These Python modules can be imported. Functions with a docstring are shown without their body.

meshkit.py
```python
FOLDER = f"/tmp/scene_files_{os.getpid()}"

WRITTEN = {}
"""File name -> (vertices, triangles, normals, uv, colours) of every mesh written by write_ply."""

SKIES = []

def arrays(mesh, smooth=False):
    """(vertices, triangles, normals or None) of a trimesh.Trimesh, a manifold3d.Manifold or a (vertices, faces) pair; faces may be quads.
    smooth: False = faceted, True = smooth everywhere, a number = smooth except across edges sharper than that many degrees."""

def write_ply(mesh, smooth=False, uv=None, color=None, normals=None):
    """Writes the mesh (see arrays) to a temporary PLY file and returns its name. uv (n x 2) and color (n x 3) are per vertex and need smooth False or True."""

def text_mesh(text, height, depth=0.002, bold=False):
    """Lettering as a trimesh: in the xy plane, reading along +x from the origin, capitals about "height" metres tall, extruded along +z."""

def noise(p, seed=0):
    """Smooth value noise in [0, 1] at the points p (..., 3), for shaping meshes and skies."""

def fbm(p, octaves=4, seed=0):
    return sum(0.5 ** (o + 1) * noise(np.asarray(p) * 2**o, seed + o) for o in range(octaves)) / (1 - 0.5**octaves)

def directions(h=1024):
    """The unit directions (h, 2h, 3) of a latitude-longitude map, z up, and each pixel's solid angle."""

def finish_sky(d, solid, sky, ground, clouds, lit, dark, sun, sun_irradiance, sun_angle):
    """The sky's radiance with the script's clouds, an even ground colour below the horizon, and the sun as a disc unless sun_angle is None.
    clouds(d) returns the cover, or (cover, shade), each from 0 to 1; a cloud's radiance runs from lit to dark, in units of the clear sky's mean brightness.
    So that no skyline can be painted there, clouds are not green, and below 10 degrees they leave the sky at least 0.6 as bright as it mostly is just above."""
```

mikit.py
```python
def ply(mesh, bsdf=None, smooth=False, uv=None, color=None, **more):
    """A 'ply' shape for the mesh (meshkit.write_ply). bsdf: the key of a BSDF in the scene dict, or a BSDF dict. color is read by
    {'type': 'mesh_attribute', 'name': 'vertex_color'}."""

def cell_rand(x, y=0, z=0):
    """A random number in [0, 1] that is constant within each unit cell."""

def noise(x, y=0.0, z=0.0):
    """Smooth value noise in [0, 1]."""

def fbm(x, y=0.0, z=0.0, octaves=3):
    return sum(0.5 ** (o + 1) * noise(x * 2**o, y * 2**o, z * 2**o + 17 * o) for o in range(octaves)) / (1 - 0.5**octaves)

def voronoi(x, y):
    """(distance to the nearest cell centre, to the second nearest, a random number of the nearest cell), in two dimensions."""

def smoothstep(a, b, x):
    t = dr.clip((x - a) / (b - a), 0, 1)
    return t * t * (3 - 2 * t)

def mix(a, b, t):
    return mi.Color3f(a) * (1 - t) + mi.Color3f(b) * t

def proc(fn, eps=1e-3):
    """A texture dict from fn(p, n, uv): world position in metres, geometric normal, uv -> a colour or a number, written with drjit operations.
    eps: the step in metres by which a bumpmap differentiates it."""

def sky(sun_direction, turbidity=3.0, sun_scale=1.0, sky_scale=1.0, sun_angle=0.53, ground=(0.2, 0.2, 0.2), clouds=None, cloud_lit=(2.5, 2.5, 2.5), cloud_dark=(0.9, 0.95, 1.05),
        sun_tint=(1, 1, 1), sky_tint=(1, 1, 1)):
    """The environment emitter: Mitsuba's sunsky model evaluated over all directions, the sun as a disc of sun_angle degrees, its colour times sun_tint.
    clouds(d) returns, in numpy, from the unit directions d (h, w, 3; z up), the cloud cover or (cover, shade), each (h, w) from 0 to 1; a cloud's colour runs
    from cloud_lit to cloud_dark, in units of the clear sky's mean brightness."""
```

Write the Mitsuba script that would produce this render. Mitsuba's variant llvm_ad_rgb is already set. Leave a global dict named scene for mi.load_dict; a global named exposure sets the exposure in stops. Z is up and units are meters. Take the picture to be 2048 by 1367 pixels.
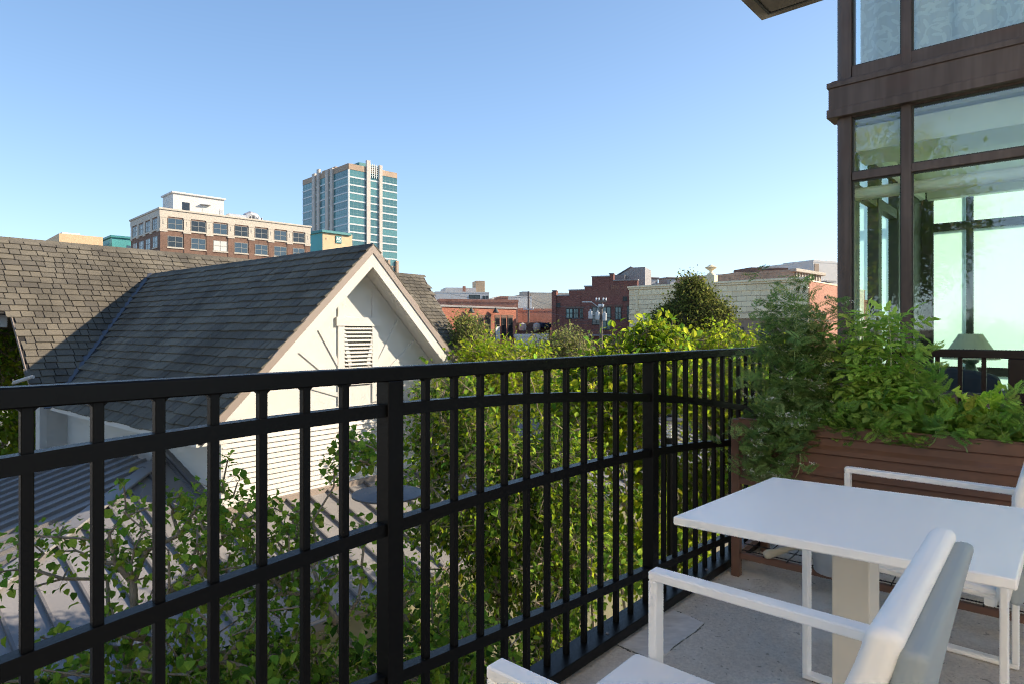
import math, random
import numpy as np, trimesh, mitsuba as mi, drjit as dr
import mikit, meshkit
from mikit import noise, fbm, voronoi, cell_rand, smoothstep, mix, proc
from scipy.spatial import cKDTree, ConvexHull
T = mi.ScalarTransform4f
random.seed(7)
RNG = np.random.default_rng(7)
scene, labels, used = {}, {}, set()

# ------------------------------------------------------------ camera, sky, exposure
W, H_ = 2048.0, 1367.0            # the photograph's pixels
F, YH, CX, EYE = 1258.0, 660.0, 1024.0, 1.2
scene['camera'] = {'type': 'perspective', 'fov': math.degrees(2*math.atan(1024/F)), 'fov_axis': 'x',
                   'near_clip': 0.05, 'far_clip': 4000.0,
                   'principal_point_offset_x': 0.0, 'principal_point_offset_y': (H_/2-YH)/H_,
                   'to_world': T().look_at(origin=[0, 0, EYE], target=[0, 1, EYE], up=[0, 0, 1])}
SUN = np.array([1.5105, 0.2708, 0.826])
scene['sky_light'] = mikit.sky(SUN.tolist(), turbidity=2.2, sun_scale=0.72, sky_scale=0.82, ground=(0.16, 0.15, 0.13), sun_tint=(0.92, 0.98, 1.14), sky_tint=(1.02, 0.98, 1.01))
exposure = 3.25

def at(px, py, Y):
    """the point at depth Y metres seen at pixel (px, py) of the 2048-wide photograph"""
    return np.array([(px-CX)/F*Y, Y, EYE-(py-YH)/F*Y])

# ------------------------------------------------------------ naming
def newkey(name, parent=None):
    base = f'{parent}__{name}' if parent else name
    k, n = base, 0
    while k in used:
        n += 1
        k = f'{base}_{n:03d}'
    used.add(k)
    return k

def tag(k, label=None, cat=None, group=None, kind=None):
    d = labels.setdefault(k, {})
    for a, b in (('label', label), ('category', cat), ('group', group), ('kind', kind)):
        if b: d[a] = b
    return k

def thing(name, label, cat, group=None, kind=None):
    return tag(newkey(name), label, cat, group, kind)

def add(name, mesh, bsdf, parent=None, smooth=False, label=None, cat=None, group=None, kind=None, color=None):
    if isinstance(mesh, MB): mesh = mesh.get()
    k = newkey(name, parent)
    scene[k] = mikit.ply(mesh, bsdf, smooth=smooth, color=color)
    if label or cat or group or kind: tag(k, label, cat, group, kind)
    return k

# ------------------------------------------------------------ mesh building
def _chamfer_topology():
    pts = []
    for sx in (-1, 1):
        for sy in (-1, 1):
            for sz in (-1, 1):
                for a in range(3):
                    p = [sx*0.9, sy*0.9, sz*0.9]; p[a] = (sx, sy, sz)[a]*1.0
                    pts.append(p)
    pts = np.array(pts); h = ConvexHull(pts); f = h.simplices.copy()
    for i, t in enumerate(f):
        n = np.cross(pts[t[1]]-pts[t[0]], pts[t[2]]-pts[t[0]])
        if np.dot(n, pts[t].mean(0)) < 0: f[i] = t[::-1]
    return np.sign(pts), np.array([[(a == i % 3) for a in range(3)] for i in range(24)]), f
_CS, _CA, _CF = _chamfer_topology()
_BV = np.array([[x, y, z] for x in (0, 1) for y in (0, 1) for z in (0, 1)], float)
_BF = np.array([[0, 1, 3], [0, 3, 2], [4, 6, 7], [4, 7, 5], [0, 4, 5], [0, 5, 1], [2, 3, 7], [2, 7, 6], [0, 2, 6], [0, 6, 4], [1, 5, 7], [1, 7, 3]])

class Fr:
    """a local frame: origin, x axis turned by ang degrees from world +X (counter-clockwise), z up"""
    def __init__(s, o, xdir, tilt=None):
        x = np.array([xdir[0], xdir[1], 0.0]); x /= np.linalg.norm(x)
        y = np.array([-x[1], x[0], 0.0]); z = np.array([0, 0, 1.0])
        s.R = np.stack([x, y, z], 1); s.o = np.array([o[0], o[1], o[2] if len(o) > 2 else 0.0], float)
        if tilt is not None: s.R = tilt @ s.R
    def __call__(s, p): return np.asarray(p, float) @ s.R.T + s.o
    def vec(s, p): return np.asarray(p, float) @ s.R.T

class MB:
    def __init__(s, fr=None): s.v, s.f, s.n, s.fr = [], [], 0, fr
    def raw(s, v, f, world=False):
        v = np.asarray(v, float)
        if s.fr is not None and not world: v = s.fr(v)
        s.v.append(v); s.f.append(np.asarray(f, int)+s.n); s.n += len(v); return s
    def box(s, x0, x1, y0, y1, z0, z1, c=0.0):
        a, b = np.array([x0, y0, z0]), np.array([x1, y1, z1])
        if c <= 0: return s.raw(a+_BV*(b-a), _BF)
        m, h = (a+b)/2, np.abs(b-a)/2; c = min(c, 0.45*h.min()*2)
        return s.raw(m+_CS*np.where(_CA, h, h-c), _CF)
    def bar(s, p, q, w, h, up=(0, 0, 1), c=0.0):
        """a bar of section w (sideways) by h (along up) from p to q"""
        p, q = np.asarray(p, float), np.asarray(q, float)
        d = q-p; L = np.linalg.norm(d); d /= L
        u = np.asarray(up, float); sd = np.cross(d, u); sd /= np.linalg.norm(sd); u = np.cross(sd, d)
        m, hh = (p+q)/2, np.array([L/2, w/2, h/2])
        l = _CS*np.where(_CA, hh, hh-c) if c > 0 else (_BV*2-1)*hh
        return s.raw(m+l[:, :1]*d+l[:, 1:2]*sd*-1+l[:, 2:]*u, _CF if c > 0 else _BF)
    def tube(s, pts, r, n=8, cap=True):
        p = np.asarray(pts, float); r = np.broadcast_to(r, (len(p),)).astype(float)
        t = np.gradient(p, axis=0); t /= np.linalg.norm(t, axis=1, keepdims=True)+1e-12
        ref = np.array([0, 0, 1.0]) if abs(t[:, 2]).mean() < 0.8 else np.array([1.0, 0, 0])
        a = np.cross(t, ref); a /= np.linalg.norm(a, axis=1, keepdims=True)+1e-12; b = np.cross(t, a)
        an = np.arange(n)*2*np.pi/n
        v = (p[:, None]+r[:, None, None]*(np.cos(an)[None, :, None]*a[:, None]+np.sin(an)[None, :, None]*b[:, None])).reshape(-1, 3)
        f = []
        for i in range(len(p)-1):
            for j in range(n):
                k = (j+1) % n
                A, B, C, D = i*n+j, i*n+k, (i+1)*n+k, (i+1)*n+j
                f += [[A, C, B], [A, D, C]]
        if cap:
            v = np.vstack([v, p[0], p[-1]]); e = len(p)*n; l = (len(p)-1)*n
            for j in range(n):
                k = (j+1) % n
                f += [[e, j, k], [e+1, l+k, l+j]]
        return s.raw(v, f)
    def lathe(s, prof, o=(0, 0, 0), n=28, sx=1.0, sy=1.0):
        prof = np.asarray(prof, float); an = np.arange(n)*2*np.pi/n; m = len(prof)
        v = np.stack([prof[:, None, 0]*np.cos(an)*sx, prof[:, None, 0]*np.sin(an)*sy, np.broadcast_to(prof[:, None, 1], (m, n))], -1).reshape(-1, 3)+np.asarray(o)
        f = []
        for i in range(m-1):
            for j in range(n):
                k = (j+1) % n
                f += [[i*n+j, i*n+k, (i+1)*n+k], [i*n+j, (i+1)*n+k, (i+1)*n+j]]
        return s.raw(v, f)
    def prism(s, poly, a, b, axis=2):
        """a flat polygon (counter-clockwise, 2-D) pushed from a to b along the axis"""
        from shapely.geometry import Polygon
        m = trimesh.creation.extrude_polygon(poly if hasattr(poly, 'exterior') else Polygon(poly), b-a, engine='earcut')
        v = np.array(m.vertices); v[:, 2] += a; f = np.array(m.faces)
        if axis == 0: v = v[:, [2, 0, 1]]
        if axis == 1: v = v[:, [0, 2, 1]]; f = f[:, ::-1]
        return s.raw(v, f)
    def quad(s, a, b, c, d): return s.raw([a, b, c, d], [[0, 1, 2], [0, 2, 3]])
    def get(s): return np.vstack(s.v), np.vstack(s.f)

def rbox(mb, x0, x1, y0, y1, z0, z1, r, n=4, fn=None):
    """a soft box (cushion): sphere-swept corners, optionally bent by fn"""
    a, b = np.array([x0, y0, z0]), np.array([x1, y1, z1]); m, h = (a+b)/2, (b-a)/2-r
    box = trimesh.creation.box((2, 2, 2))
    for _ in range(n): box = box.subdivide()
    p = np.array(box.vertices)
    # spread: inner core + rounded shell
    g = np.sign(p)*np.minimum(1, np.abs(p)); core = g*h
    u = np.where(np.abs(g) > 0.75, g-np.sign(g)*0.75, 0)*4
    u /= np.maximum(np.linalg.norm(u, axis=1, keepdims=True), 1e-9)
    core = np.clip(g/0.75, -1, 1)*h
    v = m+core+u*r
    if fn is not None: v = fn(v)
    return mb.raw(v, np.array(box.faces))

# ------------------------------------------------------------ materials
def mat(name, color, rough=0.6, two=True, **kw):
    b = {'type': 'principled', 'base_color': color if isinstance(color, dict) else {'type': 'rgb', 'value': list(color)}, 'roughness': rough, 'specular': kw.pop('spec', 0.5), **kw}
    scene[name] = {'type': 'twosided', 'bsdf': b} if two else b
    return name

def bumpmat(name, color, rough, bump, scale, eps=1e-3, **kw):
    b = {'type': 'principled', 'base_color': color if isinstance(color, dict) else {'type': 'rgb', 'value': list(color)}, 'roughness': rough, 'specular': kw.pop('spec', 0.5), **kw}
    scene[name] = {'type': 'twosided', 'bsdf': {'type': 'bumpmap', 'arbitrary': proc(bump, eps), 'scale': scale, 'bsdf': b}}
    return name

def wear(c, amt=0.12, fx=3.0, fz=3.0, dirt=(0.5, 0.45, 0.4), d=0.25, th=(0.55, 0.8)):
    """a colour with soft mottling and patches of dirt"""
    c = tuple(c)
    def fn(p, n, uv):
        a = fbm(p.x*fx, p.y*fx, p.z*fz, 3); b = fbm(p.x*fx*0.4+9, p.y*fx*0.4+3, p.z*fz*0.25, 3)
        base = mi.Color3f(c)*(1+amt*2*(a-0.5))
        return mix(base, base*mi.Color3f(dirt), d*smoothstep(th[0], th[1], b))
    return proc(fn)

def leaf_mat(name, trans=0.9, rough=0.45):
    scene[name] = {'type': 'principledthin', 'base_color': {'type': 'mesh_attribute', 'name': 'vertex_color'}, 'roughness': rough, 'spec_trans': 0.0, 'diff_trans': trans, 'eta': 1.4}
    return name
# ------------------------------------------------------------ the materials
mat('black_paint', (0.0035, 0.0033, 0.003), 0.38, spec=0.19)
mat('dark_bronze_paint', (0.016, 0.011, 0.010), 0.45, spec=0.25)
mat('white_powder', (0.88, 0.86, 0.815), 0.38)
mat('cushion_vinyl', wear((0.85, 0.835, 0.80), 0.05, 6, 6, (0.75, 0.72, 0.66), 0.35), 0.45)
mat('cream_panel', (0.62, 0.58, 0.50), 0.5)
def _bronze(p, n, uv):
    a = fbm(p.x*26, p.y*26, p.z*1.3, 3); b = fbm(p.x*2.5, p.y*2.5, p.z*2.5, 3)
    c = mix((0.062, 0.044, 0.036), (0.110, 0.083, 0.070), smoothstep(0.3, 0.75, a)*0.6+0.4*smoothstep(0.35, 0.7, b))
    return mix(c, (0.09, 0.050, 0.036), 0.45*smoothstep(0.6, 0.8, fbm(p.x*4+5, p.y*4, p.z*4, 2)))
mat('bronze_cladding', proc(_bronze), 0.5, metallic=0.15)
def _conc(p, n, uv):
    s = noise(p.x*260, p.y*260, 1.0); s2 = noise(p.x*120+7, p.y*120, 3.0); b = fbm(p.x*2.2, p.y*2.2, 5.0, 4)
    c = mix((0.47, 0.42, 0.355), (0.60, 0.55, 0.475), smoothstep(0.32, 0.68, b))
    c = c*(0.80+0.40*(0.5*s+0.5*s2))
    c = mix(c, (0.10, 0.095, 0.09), 0.5*smoothstep(0.90, 0.95, noise(p.x*60, p.y*60, 9.0)))
    return mix(c, (0.60, 0.565, 0.51), 0.6*smoothstep(0.60, 0.75, fbm(p.x*5+3, p.y*5+8, 2.0, 3)))
bumpmat('concrete_floor', proc(_conc), 0.8, lambda p, n, uv: noise(p.x*190, p.y*190, p.z*190)*0.6+fbm(p.x*35, p.y*35, p.z*35, 2), 0.004)
def _patch(p, n, uv):
    return mix((0.44, 0.42, 0.39), (0.64, 0.61, 0.57), fbm(p.x*22, p.y*60, 1.0, 3))
bumpmat('patch_concrete', proc(_patch), 0.7, lambda p, n, uv: fbm(p.x*30, p.y*90, p.z, 3), 0.008)
mat('slab_concrete', wear((0.33, 0.30, 0.26), 0.2, 4, 4, (0.35, 0.32, 0.3), 0.7, (0.45, 0.7)), 0.85)
mat('planter_steel', wear((0.155, 0.080, 0.053), 0.18, 5, 12, (0.7, 0.6, 0.6), 0.4), 0.42, metallic=0.1)
mat('soil', wear((0.035, 0.025, 0.018), 0.4, 40, 40), 0.95)
mat('siding_paint', wear((0.49, 0.475, 0.445), 0.03, 2, 8, (0.86, 0.84, 0.78), 0.5), 0.6)
mat('trim_paint', wear((0.53, 0.52, 0.49), 0.03, 1.5, 1.5, (0.88, 0.86, 0.8), 0.4), 0.6)
mat('taupe_trim', (0.25, 0.205, 0.175), 0.55)
mat('roof_felt', (0.022, 0.021, 0.020), 0.95)
mat('groove_dark', (0.10, 0.10, 0.09), 0.8)
SH = []
for i, c in enumerate([(0.118, 0.107, 0.085), (0.104, 0.095, 0.077), (0.130, 0.117, 0.092), (0.092, 0.084, 0.070)]):
    def _sh(p, n, uv, c=c):
        g = noise(p.x*90, p.y*90, p.z*90); st = fbm(p.x*0.9, p.y*0.9, p.z*0.25, 3)
        return mi.Color3f(c)*(0.78+0.44*g)*(0.78+0.45*smoothstep(0.25, 0.62, st))
    SH.append(mat(f'shingle_{i}', proc(_sh), 0.9, spec=0.25))
def _metal(p, n, uv):
    return mix((0.215, 0.21, 0.21), (0.29, 0.28, 0.275), fbm(p.x*1.2, p.y*1.2, p.z*1.2, 3))
mat('standing_seam_metal', proc(_metal), 0.42, metallic=0.25)
mat('seam_rib_metal', (0.16, 0.155, 0.155), 0.45, metallic=0.25)  # grey darkened to paint in the shadows along the roof seams
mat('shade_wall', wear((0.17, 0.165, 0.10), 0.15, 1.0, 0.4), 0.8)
# ------------------------------------------------------------ balcony: floor, railings, slab above
AR = math.radians(42.0)
r_ = np.array([math.sin(AR), math.cos(AR)]); o_ = np.array([-r_[1], r_[0]]); b_ = np.array([-r_[1], r_[0]])
P0 = np.array([-0.846, 1.039])
RF = Fr((P0[0], P0[1], 0), r_)            # x along the railing, y outwards
TC = 3.634                                 # the railing's corner, along x
XL = -1.9
RAILTOP = EYE-0.095

def arch(xs, ds, deg):
    """height below the eye of a curved rail, from measured (photo x, photo y) pairs"""
    xs, ds = np.array(xs, float), np.array(ds, float)
    st = 115*(1-xs/2151); t = (119.5/st-1.039)/r_[1]
    return np.polyfit(t, (ds-YH)/st*0.095, deg)
c1 = arch([0, 73, 183, 298, 441, 622, 747, 867, 962, 1065, 1146, 1214, 1272, 1317, 1359, 1400, 1435, 1468], [917, 905.5, 889, 870, 848.6, 823.8, 809.9, 799.6, 792.5, 785.5, 784.5, 784.3, 785.8, 788.4, 791.3, 795, 799.4, 806], 3)
c2 = arch([0, 72, 182, 302, 536, 696, 802, 920, 1021, 1103, 1214, 1277, 1317, 1357, 1392, 1442], [1328.4, 1303, 1260.8, 1216.7, 1130.6, 1074.2, 1038.4, 997.4, 968.3, 946, 913.7, 901, 895, 891, 884.5, 878.5], 3)
c3 = arch([797.8, 858, 967.6, 1276.7, 1331, 1403, 1453], [1340.9, 1316.7, 1275.5, 1147.3, 1121.7, 1092.3, 1070.4], 1)

rail = thing('balcony_railing', 'black metal balcony railing with arched rails running away on the left', 'railing')
m = MB(RF); m.box(XL, TC+0.02, 0, 0.045, RAILTOP-0.037, RAILTOP, 0.003); add('top_rail', m, 'black_paint', rail)
def curved(c, h, d0, d1, x0, x1):
    ts = np.linspace(x0, x1, 40); v, f = [], []
    for t in ts:
        z = EYE-np.polyval(c, min(max(t, -0.35), 3.5))
        v += [[t, d0, z-h], [t, d1, z-h], [t, d1, z], [t, d0, z]]
    for i in range(len(ts)-1):
        for j in range(4):
            k = (j+1) % 4; A, B, C, D = i*4+j, i*4+k, (i+1)*4+k, (i+1)*4+j
            f += [[A, B, C], [A, C, D]]
    f += [[0, 2, 1], [0, 3, 2]]; e = (len(ts)-1)*4; f += [[e, e+1, e+2], [e, e+2, e+3]]
    return MB(RF).raw(v, f)
add('upper_arched_rail', curved(c1, 0.033, 0.006, 0.039, XL, TC), 'black_paint', rail)
add('middle_arched_rail', curved(c2, 0.033, 0.006, 0.039, XL, TC), 'black_paint', rail)
add('lower_rail', curved(c3, 0.033, 0.006, 0.039, XL, TC), 'black_paint', rail)
m = MB(RF); m.box(XL, TC+0.03, -0.035, 0.062, 0.020, 0.060, 0.002); add('bottom_plate', m, 'black_paint', rail)
PK = [0.049+0.105*k for k in range(-16, 7)]+[0.94+0.1075*k for k in range(11)]+[2.29+0.1015*k for k in range(12)]
for t in PK:
    if -0.58 < t < -0.44: continue
    m = MB(RF); m.box(t-0.019, t, 0.013, 0.032, 0.060, RAILTOP-0.036, 0.0015)
    for e, sg in ((t-0.019, -1), (t, 1)):      # weld fillets under the top rail
        zt_f = RAILTOP-0.0372; v = [[e, 0.014, zt_f], [e+sg*0.007, 0.014, zt_f], [e, 0.014, zt_f-0.007], [e, 0.031, zt_f], [e+sg*0.007, 0.031, zt_f], [e, 0.031, zt_f-0.007]]
        m.raw(v, [[0, 1, 2], [3, 5, 4], [1, 4, 5], [1, 5, 2]] if sg < 0 else [[0, 2, 1], [3, 4, 5], [1, 5, 4], [1, 2, 5]])
    add('picket', m, 'black_paint', rail)
for t in (-0.53, 0.834, 2.19, TC+0.02):
    m = MB(RF); m.box(t-0.05, t, -0.004, 0.047, 0.0, RAILTOP-0.003 if t > 3 else RAILTOP-0.0365, 0.0015); add('post', m, 'black_paint', rail)
    if t < 3:
        m = MB(RF); m.box(t-0.054, t+0.004, -0.008, 0.051, -0.004, 0.012, 0.003); add('base_grout', m, 'slab_concrete', rail)
# screws on the bottom plate
for t in (0.7, 1.3, 1.75, 2.6):
    m = MB(RF); m.lathe([(0, 0.0645), (0.005, 0.0635), (0.007, 0.0615), (0.007, 0.0595)], (t+0.045, -0.005, 0), 10); add('screw', m, 'seam_rib_metal', rail)

C0 = P0+TC*r_
RF2 = Fr((C0[0], C0[1], 0), -b_)           # x from the corner towards the right, y outwards
L2 = 1.135
rail2 = thing('balcony_railing', 'short dark brown railing behind the planter box with square end post', 'railing')
m = MB(RF2); m.box(0.03, L2, 0, 0.045, RAILTOP-0.041, RAILTOP, 0.003); add('top_rail', m, 'dark_bronze_paint', rail2)
m = MB(RF2); m.box(L2-0.062, L2, -0.002, 0.047, 0, RAILTOP-0.0415, 0.002); add('post', m, 'dark_bronze_paint', rail2)
for k in range(1, 11):
    t = L2-0.062-0.0955*k
    if t < 0.04: break
    m = MB(RF2); m.box(t-0.0095, t+0.0095, 0.013, 0.032, 0.06, RAILTOP-0.040, 0.0015); add('picket', m, 'dark_bronze_paint', rail2)
m = MB(RF2); m.box(0.03, L2-0.063, 0.008, 0.037, 0.2, 0.233, 0.002); add('lower_rail', m, 'dark_bronze_paint', rail2)
m = MB(RF2); m.box(0.05, L2, -0.035, 0.062, 0.020, 0.060, 0.002); add('bottom_plate', m, 'dark_bronze_paint', rail2)

# floor slab: inside both railings
def bal(x, y): return RF((x, y, 0))[:2]
poly = [bal(XL, 0.07), bal(XL, -4.2), bal(TC+0.09, -4.2), bal(TC+0.09, 0.07)]
m = MB(); m.prism(poly, -0.22, 0.0); add('balcony_floor', m, 'concrete_floor', kind='structure')
def flr(px, py): return at(px, py, EYE*F/(py-YH))[:2]
pp = [flr(*q) for q in ((1219, 1279), (1240, 1291), (1273, 1305), (1303, 1318), (1332, 1309), (1348, 1292), (1390, 1263), (1408, 1246), (1381, 1233), (1346, 1220), (1318, 1211), (1268, 1245))]
m = MB(); m.prism(pp, -0.01, 0.0035)
add('patch', m, 'patch_concrete', 'balcony_floor', label='rough pale concrete patch around the railing post')
m = MB()
for i in range(len(pp)):
    a, b = pp[i], pp[(i+1) % len(pp)]
    if i in (9, 10, 11): continue
    for q in range(4):
        s, e = a+(b-a)*q/4, a+(b-a)*(q+1)/4
        j = RNG.normal(0, 0.003, 2); m.bar([s[0]+j[0], s[1]+j[1], 0.001], [e[0]+j[0], e[1]+j[1], 0.001], RNG.uniform(0.004, 0.010), 0.003)
add('crack', m, 'groove_dark', 'balcony_floor')
m = MB()
for _ in range(26):
    x, y = RNG.uniform(0.4, 3.0), -RNG.uniform(0.06, 1.3); q = bal(x, y); a = RNG.uniform(0, 6.28); s = RNG.uniform(0.003, 0.009)
    m.raw(np.array([[q[0]+s*math.cos(a), q[1]+s*math.sin(a), 0.002], [q[0]-s*math.cos(a), q[1]-s*math.sin(a), 0.002], [q[0]+s*.3*math.sin(a), q[1]-s*.3*math.cos(a), 0.006], [q[0]-s*.3*math.sin(a), q[1]+s*.3*math.cos(a), 0.003]]), [[0, 2, 1], [0, 1, 3], [0, 3, 2], [1, 2, 3]])
add('debris', m, 'soil', label='specks of dry leaf litter lying on the balcony concrete', kind='stuff')
# ------------------------------------------------------------ the white gabled house
HW = np.array([0.6316, 0.7753]); HG = np.array([-0.7753, 0.6316])
HF = Fr((-4.617, 12.0, 0), HW)             # x along the gable wall, y away from us along the ridge
assert abs(HF.R[0, 1]-HG[0]) < 1e-3
UR, ZR, OV = 2.065, 3.0, 0.48              # ridge: place along the wall, height, overhang in front of it
UE, ZE = 3.64, ZR-3.64                     # eaves: plan distance from the ridge, height
VM = 10.98+0.88                            # main ridge, behind the gable wall
house = thing('gabled_house', 'white gabled house with grey brown shingle roofs beyond the railing', 'house')
S2 = math.sqrt(0.5)
rs = np.random.default_rng(3)
def shingle_roof(part, o, ux, us, ntop, X, S, clip, near, budget, ex=0.235, base_label=None):
    """o: ridge point; ux: along the courses; us: down the slope; ntop: normal. Courses of tabs from the eave up; clip(x, s) keeps one."""
    o, ux, us, nn = (np.asarray(a, float) for a in (o, ux, us, ntop))
    pieces = []
    ns = int(S/ex)
    for c in range(ns+1):
        s1 = S-c*ex                        # lower edge of this course
        x = -rs.uniform(0, 0.4)
        while x < X:
            w = rs.choice([0.20, 0.26, 0.30, 0.34, 0.40]); x1 = x+w
            xm, sm = x+w/2, s1-ex/2
            if clip(xm, sm) and s1 > 0.02 and x1 > 0.02:
                drop = rs.choice([0.0, 0.0, 0.012, 0.022]); th = rs.uniform(0.026, 0.042)
                a, b = max(x+0.011, -0.03), min(x1-0.011, X+0.03); lo, up = s1+drop, max(s1-ex*1.25, 0)
                tilt = 0.014
                P = lambda q, s, h: o+ux*q+us*s+nn*h
                v = [P(a, lo, tilt), P(b, lo, tilt), P(b, up, 0.001), P(a, up, 0.001), P(a, lo, tilt+th), P(b, lo, tilt+th), P(b, up, 0.006), P(a, up, 0.006)]
                f = [[4, 5, 6], [4, 6, 7], [0, 1, 5], [0, 5, 4], [0, 4, 7], [0, 7, 3], [1, 2, 6], [1, 6, 5]]
                pieces.append((near(v[4]), v, f, int(rs.choice([0, 0, 1, 1, 2, 3]))))
            x = x1
    pieces.sort(key=lambda q: q[0])
    # the order of winding follows the handedness of ux, us, nn
    flip = np.dot(np.cross(ux, us), nn) > 0
    for d, v, f, k in pieces[:budget]:
        m = MB(HF); m.raw(v, np.array(f)[:, ::-1] if flip else f); add('shingle', m, SH[k], part)
    for k in range(4):
        m = MB(HF)
        for d, v, f, kk in pieces[budget:]:
            if kk == k: m.raw(v, np.array(f)[:, ::-1] if flip else f)
        if m.n: add('shingle_field', m, SH[k], part, kind='stuff', label='shingles of the roof too many to pick out')
def dist(p): return float(np.linalg.norm(HF(p)-np.array([0, 0, EYE])))
# decks
def slab(part, name, pts, n, th, mt):
    p = np.array(pts, float); q = p-np.asarray(n)*th; k = len(p); f = []
    for i in range(1, k-1): f += [[0, i, i+1], [k, k+i+1, k+i]]
    for i in range(k): j = (i+1) % k; f += [[i, k+i, k+j], [i, k+j, j]]
    add(name, MB(HF).raw(np.vstack([p, q]), f), mt, part)
NL, NR, NM = np.array([-S2, 0, S2]), np.array([S2, 0, S2]), np.array([0, -S2, S2])
gr = newkey('gable_roof', house); labels[gr] = {'label': 'shaded dark shingle roof with the gable end towards us'}
V0, VV = -OV, 10.98
slab(gr, 'deck', [(UR, V0, ZR), (UR, VV, ZR), (UR-UE, VV-UE, ZE), (UR-UE, V0, ZE)], NL, 0.06, 'roof_felt')
slab(gr, 'deck', [(UR, V0, ZR), (UR+UE, V0, ZE), (UR+UE, VV-UE, ZE), (UR, VV, ZR)], NR, 0.06, 'roof_felt')
# left slope: x from the front overhang backwards, s down the slope; valley cuts it
shingle_roof(gr, (UR, V0, ZR), (0, 1, 0), (-S2, 0, -S2), NL, VV-V0, UE/S2+0.03, lambda x, s: x < (VV-V0)-s*S2-0.26, dist, 200)
shingle_roof(gr, (UR, V0, ZR), (0, 1, 0), (S2, 0, -S2), NR, 2.2, UE/S2+0.03, lambda x, s: True, dist, 0)
m = MB(HF)
for i in range(36):
    y = V0+0.005+i*0.31
    if y > VV: break
    for sg in (-1, 1): m.raw([(UR, y, ZR+0.034), (UR, y+0.33, ZR+0.028), (UR+sg*0.13, y+0.33, ZR-0.10), (UR+sg*0.13, y, ZR-0.094)], [[0, 1, 2], [0, 2, 3]])
add('ridge_cap', m, SH[3], gr)
# valley flashing (along the valley line)
va, vb = np.array([UR, VV, ZR+0.05]), np.array([UR-UE-0.1, VV-UE-0.1, ZE-0.05])
mv = MB(HF); mv.bar(va, vb, 0.16, 0.02, up=(-0.4, -0.4, 0.8)); mat('valley_metal', (0.10, 0.11, 0.13), 0.5, metallic=0.3); add('valley_flashing', mv, 'valley_metal', gr)
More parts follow.
